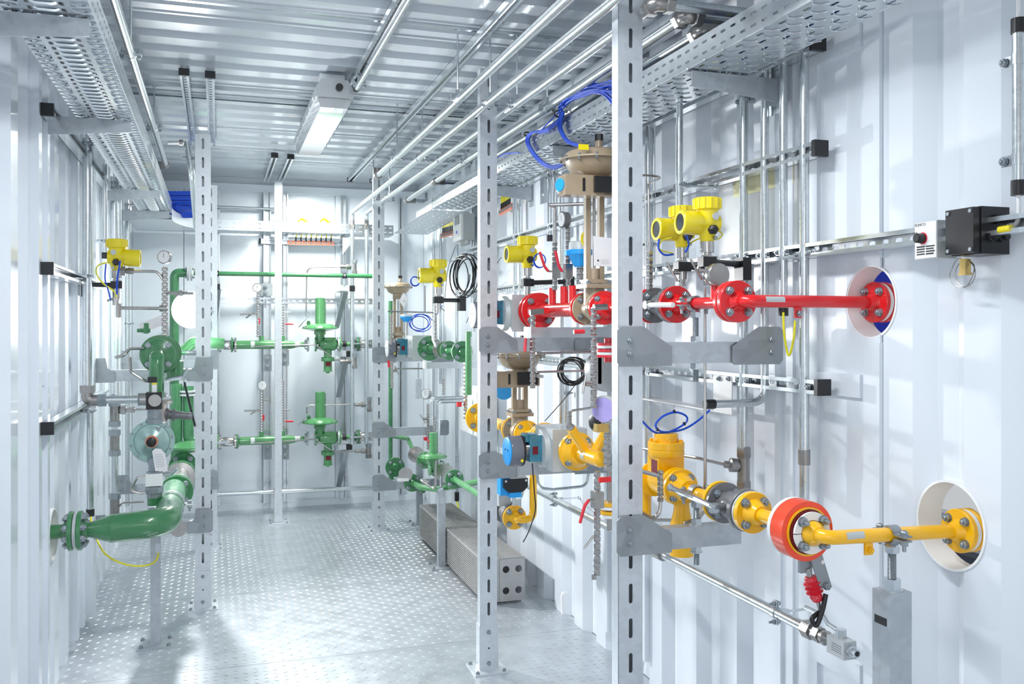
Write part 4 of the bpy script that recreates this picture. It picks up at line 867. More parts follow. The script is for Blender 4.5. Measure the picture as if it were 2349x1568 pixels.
flange(t, (YX, 2.108, YZ), (0, -1, 0), .0555, .016, M_yel, 4, .0115, .024, .035); elbowed(t, [(YX, 2.10, YZ), (YX, 1.99, YZ)], .0185, M_yel, 0); part('gasket', MB().cyl((YX, 2.117, YZ), (YX, 2.124, YZ), .055, 28), M_lgrey, t)
t = thing('yellow_pipe', 'yellow pipe with saddle clamp between grey valve and check valve', 'pipe', (YX, 2.4, YZ))
elbowed(t, [(YX, 2.27, YZ), (YX, 2.50, YZ)], .0172, M_yel, 0); flange(t, (YX, 2.272, YZ), (0, 1, 0), .0575, .012, M_yel, 4, .0105, .02, .015); flange(t, (YX, 2.505, YZ), (0, -1, 0), .0575, .014, M_yel, 4, .0115, .03, .05)
saddle(t, (YX, 2.41, YZ), (0, 1, 0), .0172); threaded(t, (YX, 2.408, .79), (YX, 2.408, YZ-.03), .0095)
for z in (.9105, .830): part('nut', MB().lathe((YX, 2.408, z), UP, [(0, .017), (.018, .017)], 6).cyl((YX, 2.408, z-.003), (YX, 2.408, z), .0185, 16), M_zinc, t)
part('rod_head', MB().lathe((YX, 2.408, YZ-.042), UP, [(0, .016), (.016, .018), (.022, .012)], 6), M_zinc, t)
t = thing('check_valve', 'yellow check valve with bolted cap and maroon plate right of the nearest post', 'valve', (YX, 2.6, YZ))
m = MB(); m.lathe((YX, 2.52, YZ), (0, 1, 0), [(0, .0555), (.015, .0575), (.018, .036), (.05, .044), (.12, .044), (.15, .036), (.153, .0575), (.168, .0555)], 28); m.box((YX-.045, 2.565, YZ), (YX+.045, 2.64, YZ+.085)); part('body', m, M_yel, t)
m = MB(); m.lathe((YX, 2.60, YZ+.085), UP, [(0, .056), (.003, .058), (.019, .058), (.020, .0565), (.023, .0565), (.024, .058), (.043, .058), (.045, .056), (.045, .038), (.068, .038), (.071, .035)], 32); cp = part('cap', m, M_yel, t)
for k in range(6): bolt((YX+.048*math.cos(k*PI/3+.3), 2.60+.048*math.sin(k*PI/3+.3), YZ+.130), UP, .0075, cp, L=.001, mt=M_yel)
part('maroon_plate', MB().box((YX-.046, 2.572, YZ+.035), (YX-.0445, 2.612, YZ+.075)), M_maroon, t, smooth=False)
t = thing('yellow_pipe', 'upright tapering yellow pipe under the check valve standing behind the arm', 'pipe', (YX+.0, 2.62, .8))
m = MB(); m.lathe((YX+.045, 2.58, YZ-.04), -UP, [(0, .022), (.05, .026), (.10, .038), (.19, .038)], 24); part('reducer', m, M_yel, t); tape(t, (YX+.045, 2.58, YZ-.12), -UP, .0385, .05, PI*.9, PI*1.15)
elbowed(t, [(YX-.02, 2.72, YZ-.04), (YX-.02, 2.72, .83)], .026, M_yel, 0, 'second_tube')
t = tower('steel angle fittings on the tube left of the check valve', 1515, 1150, 1078, 2.42, .010); a = AY(2.42)
part('tube', MB().tube([a(1470, 1080), a(1515, 1092)], .006, 8, 0), M_sts, t); part('tube', MB().tube([a(1515, 1150), a(1514, 1172), a(1500, 1190), a(1470, 1175)], .006, 8, .04), M_sts, t)
m = MB(); m.tube([at(1470, 1170, y=2.7), at(1480, 1192, y=2.7), at(1600, 1193, y=2.7), at(1618, 1170, y=2.7), at(1618, 900, y=2.7)], .0055, 8, .04); top('impulse_tube', m, M_sts, 'steel tube looping under the check valve and up the wall', 'tube')
# big flange with branches, left of the nearest post
t = thing('yellow_pipe', 'thick yellow pipe with slanted branch stubs and large flange, left of nearest post', 'pipe', (YX, 3.2, YZ))
elbowed(t, [(YX, 3.34, YZ), (YX, 3.12, YZ)], .030, M_yel, 0); part('pipe_cap', MB().lathe((YX, 3.12, YZ), (0, -1, 0), [(0, .030), (.012, .026), (.018, .015), (.02, 0)], 20), M_yel, t)
flange(t, (YX, 3.355, YZ), (0, -1, 0), .0765, .018, M_yel, 4, .0155, .045, .04); tape(t, (YX, 3.25, YZ), (0, -1, 0), .0305, .04, PI*.8, PI*1.1)
elbowed(t, [(YX, 3.24, YZ), (YX-.075, 3.22, YZ+.105)], .0195, M_yel, 0, 'branch_stub'); elbowed(t, [(YX, 3.2, YZ), (YX+.06, 3.19, YZ+.10)], .0195, M_yel, 0, 'branch_stub')
e_ = V((YX-.075, 3.22, YZ+.105)); part('fitting', MB().lathe(e_, (-.58, -.1, .8), [(0, .015), (.012, .017), (.02, .012), (.03, .012)], 6), M_sts, t)
t = fit_tower('small steel valve above the slanted yellow stub', e_.x-.012, 3.21, e_.z+.02, e_.z+.07, .009); part('arm', MB().tube([e_+V((.0, 0, .07)), e_+V((.13, 0, .085))], .0045, 8, 0), M_sts, t)
def rotary(label, y, z, dmat, bmat=M_lgrey, flmat=None, x=1.36, R=.062, disc_lab=None):
    t = thing('rotary_actuator', label, 'actuator', (1.25, y, z))
    m = MB(); m.box((x-.075, y-.105, z-.085), (x+.075, y+.105, z+.085)); m.lathe((x-.075, y, z), (-1, 0, 0), [(0, .083), (.02, .078), (.022, .06)], 28); part('valve_body', m, bmat, t)
    part('screw', MB().cyl((x-.02, y-.1062, z), (x-.02, y-.105, z), .007, 12), M_bolt, t)
    part('shaft', MB().cyl((x-.19, y, z), (x-.09, y, z), .026, 16), M_sts, t); m = MB(); m.box((x-.150, y-.040, z-.050), (x-.097, y+.045, z+.058)); m.box((x-.165, y-.03, z+.03), (x-.12, y+.03, z+.062)); bx = part('switch_box', m, M_teal, t, smooth=False)
    part('window', MB().box((x-.138, y-.0412, z-.02), (x-.115, y-.0398, z+.012)), M_maroon, bx)
    part('dome', MB().lathe((x-.175, y, z-.008), (-1, 0, 0), [(0, R*.9), (.003, R), (.050, R*.985), (.056, R*.94)], 36), M_clear, t); part('dome_rim', MB().ring((x-.172, y, z-.008), (-1, 0, 0), R*.5, R*1.02, .008, 36), M_black, t)
    part('indicator_drum', MB().lathe((x-.182, y, z-.008), (-1, 0, 0), [(0, R*.72), (.04, R*.72)], 24), M_glass, t)
    d = part('end_disc', MB().lathe((x-.2315, y, z-.008), (-1, 0, 0), [(0, R*.93), (.004, R*.93), (.005, R*.9)], 36), dmat, t)
    for s_ in (-1, 1): part('disc_screw', MB().cyl((x-.2365, y+s_*.017, z-.002), (x-.238, y+s_*.017, z-.002), .004, 10), M_black, d)
    part('position_mark', MB().cyl((x-.19, y-R*.99, z-.04), (x-.19, y-R*1.01, z-.04), .0065, 12), M_lemon, t)
    return t
rotary('rotary valve actuator with sky blue end disc in front of the middle post arm', 3.53, YZ-.005, M_sky)
rotary('rotary valve actuator with white end disc left of the middle post', 4.06, RZ-.008, M_white)
rotary('rotary valve actuator with white end disc beside the rear post', 6.28, 1.352, M_white)
t = thing('yellow_pipe', 'yellow flanged pipe piece between the actuator valve and middle tan valve', 'pipe', (YX, 3.8, YZ)); flange(t, (YX, 3.70, YZ), (0, -1, 0), .0765, .018, M_yel, 4, .0155, .045, .0); flange(t, (YX, 3.727, YZ), (0, -1, 0), .0765, .018, M_yel, 0, .0155, .045, .0)
elbowed(t, [(YX, 3.72, YZ), (YX, 3.95, YZ)], .028, M_yel, 0); flange(t, (YX, 3.965, YZ), (0, -1, 0), .0625, .017, M_yel, 4, .012, .035, .03)
T2 = tan_valve('middle tan control valve partly behind the middle post', (YX, 4.07, YZ), 1.0, YZ, 1.5-66*4.3/2086, .125)
t = thing('yellow_pipe', 'yellow pipe with flange behind the middle post', 'pipe', (YX, 4.3, YZ)); flange(t, (YX, 4.158, YZ), (0, 1, 0), .0625, .017, M_yel, 4, .012, .035, .03); elbowed(t, [(YX, 4.16, YZ), (YX, 4.75, YZ)], .028, M_yel, 0); elbowed(t, [(YX-.09, 4.35, YZ), (YX-.09, 4.35, YZ+.18)], .02, M_yel, 0, 'branch_stub'); flange(t, (YX, 4.75, YZ), (0, -1, 0), .08, .018, M_yel, 4, .0145, .035, .03)
t = tower('bright steel branch tower behind the middle post', 1068, 960, 830, 5.0, .0125); part('red_knob', MB().cyl(at(1048, 927, y=5.0), at(1058, 927, y=5.0), .014, 12), M_redp, t)
# lower yellow flange and riser
yl = 4.15; zl = .583
t = thing('yellow_pipe', 'low yellow flange with elbow rising beside the middle post', 'pipe', (YX, yl, zl)); flange(t, (YX, yl, zl), (0, -1, 0), .058, .016, M_yel, 4, .013, .022, .03, bore=.4)
part('gasket', MB().cyl((YX, yl+.009, zl), (YX, yl+.018, zl), .054, 28), M_white, t)
elbowed(t, [(YX, yl, zl), (YX, yl-.06, zl), (YX+.075, yl-.06, zl), (YX+.075, yl-.06, .98)], .0178, M_yel, .04)
t = thing('ball_valve', 'grey ball valve behind the low yellow flange', 'valve', (YX, yl+.1, zl)); part('body', MB().lathe((YX, yl+.02, zl), (0, 1, 0), [(0, .0575), (.016, .0575), (.018, .035), (.08, .04), (.14, .035), (.142, .0575), (.158, .0575)], 28), M_cgrey, t)
part('neck', MB().cbox((YX-.03, yl+.08, zl+.075), (.06, .05, .06)), M_lgrey, t, smooth=False)
t = thing('pneumatic_actuator', 'black and blue actuator hanging over the low yellow flange', 'actuator', (YX, yl+.08, zl+.16)); c0 = at(1176, 1108, y=yl-.02)
m = MB(); pl = [(-.06, .03), (-.06, -.01), (-.035, -.035), (.035, -.035), (.06, -.01), (.06, .03)]; m.prism(pl, frame_xyz(c0, (1, 0, 0), (0, 0, 1)), .05); part('cover', m, M_black, t, smooth=False)
part('cylinder', MB().cbox(c0+V((-.045, .02, .0)), (.05, .10, .10)), M_sky, t, smooth=False); part('foot', MB().cbox(c0+V((0, -.02, -.045)), (.06, .05, .03)), M_sky, t, smooth=False); part('stem', MB().cyl(c0+V((0, -.02, -.05)), c0+V((0, -.02, -.10)), .009, 10), M_zinc, t)
for s_ in (-1, 1): part('screw', MB().cyl(c0+V((s_*.05, -.0525, .02)), c0+V((s_*.05, -.05, .02)), .006, 10), M_zinc, t)
# towers between the posts ------------------------------------------------------
t = tower('steel valve tower with red handle on the leftmost red branch stub', 1273, 665, 555, 3.60, .0125, handle='red', hz=at(1273, 622, y=3.60).z, hdir=(-.35, 0, 1))
a = AY(3.6); part('bent_tube', MB().tube([a(1273, 556), a(1273, 472), a(1255, 470), V((a(1340, 474).x, 3.5, a(1340, 474).z))], .0075, 10, .028), M_sts, t)
t = tower('steel valve tower with red handle and dark pressure gauge', 1303, 665, 520, 3.48, .011, handle='red', hz=at(1303, 622, y=3.48).z, hdir=(-.25, 0, 1), gauge=(at(1297, 504, y=3.48), (-1, -.12, 0), .032, M_cgrey))
tower('thick steel tower below the blue transmitter cup', 1331, 668, 612, 3.40, .016)
t = thing('level_switch', 'blue funnel shaped switch head with grey lid by the paper tag', 'switch', at(1330, 590, y=3.40)); p = at(1330, 612, y=3.40)
part('blue_cup', MB().lathe(p, UP, [(0, .022), (.02, .034), (.045, .046), (.05, .052), (.068, .052)], 28), M_sky, t); part('grey_lid', MB().lathe(p+UP*.068, UP, [(0, .046), (.03, .044), (.034, .04)], 28), M_lgrey, t); part('side_spout', MB().box(p+V((-.062, -.012, .045)), p+V((-.035, .012, .064))), M_sky, t)
a = AY(3.36); cable('yellow hose arc above the blue switch head', [a(1345, 530), a(1336, 540), a(1336, 558), a(1344, 567)], .006, M_lemon, n=8)
cable('short yellow wire right of the blue switch head', [a(1350, 600), a(1349, 615), a(1357, 630)], .004, M_yel)
t = tower('left hanging valve tower before the middle arm', 1222, 890, 722, 3.30, .0115); a = AY(3.30); m = MB(); m.cyl(a(1222, 716)+V((-.012, 0, 0)), a(1246, 713), .012, 6); part('elbow_fitting', m, M_sts, t); part('side_tube', MB().cyl(a(1230, 810), a(1408, 806), .0052, 8), M_sts, t); part('side_tube', MB().cyl(a(1230, 853), a(1340, 850), .0042, 8), M_sts, t)
t = tower('right hanging valve tower beside the nearest post', 1362, 935, 705, 2.98, .0125, handle='bar', hz=at(1362, 880, y=2.98).z, hdir=(-.2, 0, -1)); a = AY(2.98); m = MB(); m.cyl(a(1362, 705), a(1392, 703), .0125, 6); part('elbow_fitting', m, M_sts, t)
part('red_tipped_key', MB().cyl(a(1316, 761), a(1340, 760), .008, 8), M_redp, t)
t = thing('aluminium_bar', 'ribbed aluminium bar across the red line with white end block', 'bar', at(1310, 762, y=3.2)); A0 = at(1214, 762, y=3.25); A1 = at(1408, 762, y=3.25)
m = MB(); m.box(A0+V((0, -.02, -.02)), A1+V((.05, .02, .02))); 
for k in range(4): m.box(A0+V((0, -.022, -.016+.009*k)), A1+V((.05, -.02, -.012+.009*k)))
part('profile', m, M_zinc, t, smooth=False); part('end_block', MB().box(A0+V((-.014, -.022, -.021)), A0+V((0, .022, .021))), M_white, t, smooth=False)
part('red_handle', MB().tube([at(1206, 775, y=3.3), at(1204, 806, y=3.3)], .006, 8, 0), M_redp, t)
t = tower('long drain valve tower hanging low left of the nearest post, with red lever', 1370, 1318, 1080, 3.05, .0135, handle='red', hz=at(1370, 1145, y=3.05).z, hdir=(-.3, 0, -1)); a = AY(3.05)
part('t_bar', MB().cyl(a(1340, 1257), a(1362, 1228), .0045, 8), M_sts, t); m = MB()
for k in range(7): m.ring(a(1363, 1285+6*k), (1, .0, 0) if k % 2 else (0, 1, 0), .0025, .004, .0015, 8)
part('chain', m, M_sts, t); part('chain_cap', MB().cyl(a(1363, 1328), a(1363, 1318), .010, 6), M_sts, t)
t = tower('tower with brass body and round lilac dial left of the nearest post', 1393, 1080, 960, 3.02, .0145); p = at(1393, 938, y=3.0); gauge_on(t, p, (-.75, -.65, 0), .048, M_lgrey); part('lilac_cover', MB().cyl(p+V((-.75, -.65, 0)).normalized()*.031, p+V((-.75, -.65, 0)).normalized()*.034, .044, 28), mat('lilac_film', (.42, .36, .75), 0, .2, coat=.6), t); part('brass_block', MB().cbox(at(1378, 980, y=3.0), (.045, .04, .03)), M_brass, t, smooth=False); part('black_knob', MB().lathe(at(1368, 968, y=3.02), (-1, -.3, 0), [(0, .014), (.004, .030), (.012, .030), (.016, .02)], 10), M_black, t)
part('red_handle', MB().box(at(1375, 1095, y=2.9), at(1402, 1105, y=2.9)+V((0, .01, 0))), M_redp, t)
# wall mounted things -------------------------------------------------------------
def ring_coil(label, c, ax, R, turns, r, mt, up=None, sq=1., wob=.01, cat='cable'): return top('cable_coil', MB().tube(coil_pts(c, ax, R, turns, wob, 18, up, sq, .0006), r, 6, 0), mt, label, cat)
ring_coil('black cable coil hanging behind the two steel towers', at(1318, 850, x=1.52), (-.6, -.8, 0), .055, 7, .0032, M_black, wob=.008)
ring_coil('black cable coil on the wall beside the middle post', at(1077, 632, x=1.62), (-1, -.3, 0), .13, 8, .004, M_black, wob=.02, up=(0, 0, 1))
cable('black wire running diagonally from the coil to the yellow flange', [at(1325, 875, x=1.5), at(1290, 920, x=1.47), at(1250, 965, x=1.42)], .002, M_black)
cable('black wire dropping from the blue capped actuator past the low flange', [at(1221, 1062, y=3.5), at(1226, 1130, y=3.5), at(1228, 1170, y=3.5), at(1214, 1215, y=3.5), at(1200, 1243, y=3.5)], .0026, M_black)
t = thing('control_box', 'pale wall control box with small display above the black coil', 'box', (1.65, 6.1, 2.1)); z0, z1 = 1.5+(748-552)*6.3/2086, 1.5+(748-492)*6.3/2086
part('case', MB().box((1.60, 6.0, z0), (1.68, 6.22, z1)), M_lgrey, t, smooth=False); part('front', MB().box((1.585, 6.0, z0), (1.60, 6.22, z1)), M_white, t, smooth=False); part('display', MB().box((1.583, 6.05, z0+.11), (1.586, 6.17, z0+.17)), M_glass, t); part('button', MB().cyl((1.583, 6.12, z0+.06), (1.586, 6.12, z0+.06), .012, 12), M_navy, t)
for k in range(5): part('cable_gland', MB().cyl((1.64, 6.02+.04*k, z0-.03), (1.64, 6.02+.04*k, z0), .013, 10), M_lgrey, t)
def busbar(label, A, B, n, up, wire_h, grp, mt=M_copper):
    A = V(A); B = V(B); d = (B-A).normalized(); t = thing('earthing_bar', label, 'earthing bar', (A+B)/2); nrm = d.cross(UP); nrm = nrm if nrm.y < 0 or nrm.x < 0 else -nrm
    m = MB(); fr = Matrix((d, UP, d.cross(UP))).transposed().to_4x4(); fr.translation = A; k = MB(fr); k.box((0, -.018, -.006), ((B-A).length, .018, .006)); part('copper_bar', k, mt, t, smooth=False)
    out = d.cross(UP); out = out if (out.y < -.1 or out.x < -.1) else -out
    for i in range(n+2):
        q = A+(B-A)*((i+.6)/(n+1.2)); bolt(q+out*.006, out, .008, t, L=.003)
    for i in range(n):
        q = A+(B-A)*((i+1.6)/(n+1.2)); w1 = q+out*.008+UP*.012; w2 = w1+UP*wire_h*.32; w3 = w1+UP*wire_h+out*.0
        part('black_sleeve', MB().cyl(w1, w2, .0055, 8), M_black, t); part('wire', MB().tube(smooth_pts([w2, w2+UP*wire_h*.3+d*.006, w3]), .0048, 6, 0), M_gy, t)
    return t
busbar('salmon copper bar with eight green yellow wires on the back wall', at(660, 556, y=7.66), at(766, 558, y=7.66), 8, UP, .10, '')
busbar('copper bar with green yellow wires left of the white control box', at(1013, 540, x=1.66), at(1042, 533, x=1.66), 7, UP, .13, '')
busbar('copper bar with green yellow wires right of the middle post', at(1147, 488, x=1.66), at(1175, 472, x=1.66), 6, UP, .11, '')
for k in range(2):
    p = at((692, 742)[k], 503, y=7.58); top('wire_tuft', MB().tube(smooth_pts([p+V((-.03, 0, -.02)), p, p+V((.04, 0, -.03))]), .006, 6, 0).tube(smooth_pts([p+V((-.02, .01, -.02)), p+V((.005, 0, .01)), p+V((.055, 0, -.03))]), .005, 6, 0), M_gy, ('left', 'right')[k]+' tuft of green yellow wires above the back tray', 'wire')
# more strut pieces on the right wall between posts
for u, v, yb, lb in ((1440, 512, 4.4, 'strut rail on the right wall level with the blue dial'), (1440, 535, 5.2, 'second strut rail below the blue dial')): pass
# blue cable bundles over the right tray
xb = 1.335
def bl(pts, r=.0042, x=xb): return [at(u, v, x=x-j) for u, v, j in pts]
base = [(1405, 195, 0), (1380, 205, 0), (1345, 210, 0), (1300, 228, .01), (1285, 250, .01)]
o = thing('cable_bundle', 'large bundle of blue cables spilling over the right tray side', 'cable', at(1330, 230, x=xb))
random.seed(3)
for k in range(14):
    pts = [(1415+random.uniform(-3, 3), 178+k*5.5, 0)]+[(u+random.uniform(-4, 4), v+(k-7)*(1.6 if i < 4 else .4)+random.uniform(-6, 6), j+random.uniform(-.01, .01)) for i, (u, v, j) in enumerate(base[1:])]
    part('blue_cable', MB().tube(smooth_pts(bl(pts), 4), .0042, 6, 0), M_blue, o)
for k in range(5):
    d_ = k*1.6; part('blue_cable', MB().tube(smooth_pts(bl([(1287+d_, 255, .005), (1281+d_, 290, .006), (1300+d_*.6, 325-d_*.5, .006), (1338, 337-d_*.4, 0)]), 6), .0042, 6, 0), M_blue, o)
part('cable_tie', MB().ring(at(1283, 262, x=xb), (.2, .5, 1), .018, .022, .006, 14), M_black, o)
o = thing('cable_bundle', 'smaller loop of blue cables hanging from the tray beside the middle post', 'cable', at(1230, 330, x=xb))
for k in range(5):
    d_ = k*1.7; part('blue_cable', MB().tube(smooth_pts(bl([(1292, 262+d_, 0), (1255, 295+d_, 0), (1215+d_, 305, .004), (1208+d_, 330, .004), (1235+d_*.8, 370-d_*.6, .004), (1270, 387-d_, .004), (1305, 370-d_*.5, 0)]), 6), .0040, 6, 0), M_blue, o)
part('cable_tie', MB().ring(at(1210, 309, x=xb-.004), (.2, .3, 1), .014, .018, .006, 14), M_black, o)
cable('single blue cable slanting from the pipes to the tray loop', bl([(1385, 170, 0), (1300, 240, .0), (1240, 300, 0)]), .0035)
cable('thin blue wires near the top of the middle post', bl([(1145, 360, 0), (1160, 352, 0), (1190, 350, 0)]), .003)

t = thing('red_flange_stack', 'red and white level flanges just left of the nearest post below the arm bar', 'flange', at(1394, 806, y=3.2))
for v, mm in ((792, M_redp), (798, M_white), (806, M_redp), (813, M_white), (819, M_redp)): c = at(1396, v, y=3.2); part('disc', MB().cyl(c, c+UP*.010, .050, 28), mm, t)
part('pipe', MB().cyl(at(1396, 830, y=3.2), at(1396, 775, y=3.2), .018, 14), M_red, t)
t = thing('yellow_flange_stack', 'yellow and white level flanges low beside the nearest post', 'flange', at(1394, 1175, y=3.2))
for v, mm in ((1158, M_yel), (1166, M_white), (1177, M_yel), (1185, M_white)): c = at(1399, v, y=3.2); part('disc', MB().cyl(c, c+UP*.012, .040, 28), mm, t)
part('pipe', MB().cyl(at(1399, 1215, y=3.2), at(1399, 1080, y=3.2), .012, 14), M_sts, t)
t = thing('instrument_case', 'grey rounded instrument case behind the right hanging tower', 'instrument', at(1386, 850, y=3.5)); a = AY(3.5)
p = a(1398, 850); part('case', MB().lathe(p+V((0, .06, 0)), (0, -1, 0), [(0, .09), (.05, .09), (.06, .085)], 30), M_lgrey, t); part('dark_plate', MB().box(a(1372, 820), a(1380, 880)+V((0, .02, 0))), M_black, t)
top('drain_tube', MB().tube([at(1232, 1085, y=3.9), at(1236, 1118, y=3.9), at(1270, 1122, y=3.9), at(1345, 1114, y=3.9), at(1350, 1085, y=3.9)], .007, 8, .04), M_tube, 'grey tube looping beneath the middle post arm', 'tube')
# ================================================================ lower right pipe, heater, green lines right
wx, wz = 1.585, .648
t = thing('wall_pipe', 'long steel pipe low along the right wall ending in a small block valve', 'pipe', (wx, 3, wz))
y_e = at(1848, 1436, x=wx).y; part('tube', MB().cyl((wx, 5.3, wz), (wx, y_e, wz), .0155, 16), M_tube, t)
yc_ = at(1780, 1400, x=wx).y; clamp(t, (wx, yc_, wz), (0, 1, 0), .0155, UP, stem=(XR-wx, 0, 0)); clamp(t, (wx, 4.2, wz), (0, 1, 0), .0155, UP, stem=(XR-wx, 0, 0))
m = MB(); m.lathe((wx, y_e, wz), (0, -1, 0), [(0, .026), (.035, .026)], 6); m.lathe((wx, y_e-.035, wz), (0, -1, 0), [(0, .019), (.012, .019)], 14); m.lathe((wx, y_e-.047, wz), (0, -1, 0), [(0, .022), (.025, .022)], 6); m.lathe((wx, y_e-.072, wz), (0, -1, 0), [(0, .017), (.02, .021), (.035, .012), (.05, .012)], 14); part('coupling', m, M_fit, t)
vb = part('valve_block', MB().box((wx-.02, y_e-.19, wz-.025), (wx+.02, y_e-.12, wz+.022)), M_lgrey, t, smooth=False); part('outlet', MB().lathe((wx, y_e-.19, wz), (0, -1, 0), [(0, .016), (.01, .016), (.012, .011), (.028, .011)], 8), M_zinc, vb); part('bore', MB().cyl((wx, y_e-.218, wz), (wx, y_e-.2185, wz), .007, 12), M_black, vb)
part('handle', MB().tube([(wx, y_e-.155, wz+.036), (wx, y_e-.10, wz+.042), (wx, y_e-.08, wz+.058), (wx, y_e+.0, wz+.058)], .006, 8, .012), M_zinc, vb); part('handle_nut', MB().cyl((wx, y_e-.155, wz+.022), (wx, y_e-.155, wz+.045), .013, 10), M_zinc, vb)
part('tee', MB().cyl((wx, 3.05, wz), (wx, 3.13, wz), .024, 12), M_fit, t)
for k in range(4): part('printed_line', MB().box((wx-.0206, y_e-.18, wz-.012+.006*k), (wx-.0199, y_e-.14, wz-.0105+.006*k)), M_cgrey, vb)
t = thing('finned_heater', 'long finned heater box low beside the right wall with perforated end plate', 'heater', (1.47, 5.4, 0)); hx0, hx1, hy0, hy1, hz = 1.36, 1.60, 4.70, 6.30, .245
fr = frame_xyz((hx0, hy0, .01), (1, 0, 0), (0, 0, 1)); m = MB(); m.perf(fr, 2, 2, .072, .115, .020, .020, .003, x0=.096); m.box((hx0, hy0, .01), (hx0+.096, hy0+.003, .24)); m.box((hx0, hy0, .24), (hx1, hy0+.003, hz)); part('end_plate', m, M_heat, t, smooth=False)
m = MB(); n = 17
for k in range(n): z = .03+.0125*k; m.box((hx0, hy0+.004, z), (hx0+.012, hy1, z+.005))
part('side_fins', m, M_heat, t, kind='stuff', smooth=False)
m = MB()
for k in range(19): x = hx0+.002+.0125*k; m.box((x, hy0+.004, hz-.014), (x+.005, hy1, hz))
part('top_fins', m, M_heat, t, kind='stuff', smooth=False); part('core', MB().box((hx0+.014, hy0+.05, .012), (hx1-.002, hy1, hz-.015)), M_cgrey, t, smooth=False)
t = thing('conduit', 'short bent pipe stub at the foot of the right wall beyond the heater end', 'pipe', (1.66, 4.4, .1)); part('tube', MB().tube([(XR+.005, 4.38, .12), (1.69, 4.36, .13), (1.685, 4.34, .03)], .010, 10, .05), M_white, t)
# cabinet
t = thing('meter_cabinet', 'white flat cabinet on the right wall left of the middle post', 'cabinet', (1.6, 5.2, 1)); A = at(1060, 960, x=1.56); B = at(1098, 1060, x=1.56)
ya, yb = at(1096, 1000, x=1.56).y, at(1056, 1000, x=1.56).y; part('case', MB().box((1.57, ya, .80), (1.68, yb, 1.10)), M_white, t, smooth=False); part('door', MB().box((1.555, ya+.01, .81), (1.57, yb-.01, 1.09)), M_white, t, smooth=False); part('latch', MB().box((1.548, ya+.1, .92), (1.556, ya+.12, .99)), M_zinc, t)
# stand legs
def leg(label, x, y, z1, w_=.045, mt=M_arm):
    t = thing('support_leg', label, 'support', (x, y, 0)); part('box_leg', MB().box((x-w_/2, y-w_/2, .008), (x+w_/2, y+w_/2, z1)), mt, t, smooth=False); b = part('base_plate', MB().box((x-w_*1.75, y-w_*1.6, 0), (x+w_*1.75, y+w_*1.6, .009)), mt, t, smooth=False)
    for sx in (-1, 1):
        for sy in (-1, 1): bolt((x+sx*w_*1.35, y+sy*w_*1.2, .009), UP, .009, b)
    return t
lg = at(1012, 1300, z=0); t = leg('box leg with foot plate under the lower green line, right of centre', lg.x, lg.y, .48, .045); part('slot_plate', MB().box((lg.x-.012, lg.y-.0236, .40), (lg.x+.012, lg.y-.0224, .44)), M_lgrey, t); threaded(t, (lg.x, lg.y, .50), (lg.x, lg.y, .57), .009); part('nut', MB().lathe((lg.x, lg.y, .48), UP, [(0, .018), (.018, .018)], 6), M_zinc, t)
lg2 = at(962, 1200, z=0); leg('slim box leg with foot plate near the back right corner', lg2.x, lg2.y, .5, .045)
t = thing('support_leg', 'tall slim leg rising behind the green line near the back right corner', 'support', (lg2.x, lg2.y, 0)); q0 = at(960, 965, y=lg2.y); q1 = at(960, 868, y=lg2.y); part('box_leg', MB().box((q0.x-.02, q0.y-.02, .95), (q0.x+.02, q0.y+.02, q1.z)), M_galv, t, smooth=False); part('rod', MB().cyl((q0.x, q0.y, q1.z), (q0.x, q0.y, q1.z+.12), .006, 8), M_zinc, t)
# green upper line right
GX, GZ = 1.36, 1.352
def gl(u): return at(u, 790, x=GX).y
t = thing('green_pipe', 'green flanged pipe piece of the upper right green line near the middle post', 'pipe', (GX, 5.3, GZ))
flange(t, (GX, gl(1030), GZ), (0, -1, 0), .0575, .016, M_green, 4, .0115, .02, .02, rimmt=M_lgrey); flange(t, (GX, gl(1060), GZ), (0, -1, 0), .062, .016, M_green, 4, .0125, .02, .02); elbowed(t, [(GX, gl(1030), GZ), (GX, gl(1062), GZ)], .018, M_green, 0)
part('gasket', MB().cyl((GX, gl(1060)+.01, GZ), (GX, gl(1060)+.02, GZ), .06, 28), M_white, t)
t = thing('green_pipe', 'green pipe with large flange beside the rear rotary actuator', 'pipe', (GX, 6.0, GZ)); flange(t, (GX, gl(985), GZ), (0, -1, 0), .082, .018, M_green, 4, .0145, .03, .03); flange(t, (GX, 6.42, GZ), (0, -1, 0), .082, .018, M_green, 4, .0145, .03, .03)
elbowed(t, [(GX, gl(985), GZ), (GX, gl(1010), GZ)], .02, M_green, 0)
t = thing('ball_valve', 'steel ball valve with pale upright lever in the upper right green line', 'valve', (GX, 5.7, GZ)); part('body', MB().lathe((GX, gl(1010), GZ), (0, -1, 0), [(0, .05), (.014, .05), (.016, .03), (.06, .038), (.10, .03), (.102, .054), (.118, .054)], 26), M_sts, t)
part('lever', MB().tube([at(1000, 795, x=GX-.05), at(993, 778, x=GX-.06), at(992, 735, x=GX-.06)], .008, 8, .01), M_white, t)
t = thing('green_pipe', 'upright green pipe left of the middle post', 'pipe', (GX, 5.0, 1.2)); q = at(1075, 760, y=4.85); q2 = at(1075, 905, y=4.85); elbowed(t, [q, q2], .0185, M_green2, 0); tape(t, q+V((0, 0, -.03)), -UP, .0187, .05, PI*.9, PI*1.4)
t = thing('green_pipe', 'upright dark green pipe right of the rear post with bend at the floor end', 'pipe', (1.2, 6.9, 1)); a = AY(6.95); elbowed(t, [a(896, 690), a(896, 1100), V((a(950, 1105).x, 6.6, a(950, 1108).z))], .016, M_green, .05); flange(t, a(905, 1070)+V((0, -.02, 0)), (0, -1, 0), .075, .016, M_green, 4, .012, .02, .02)
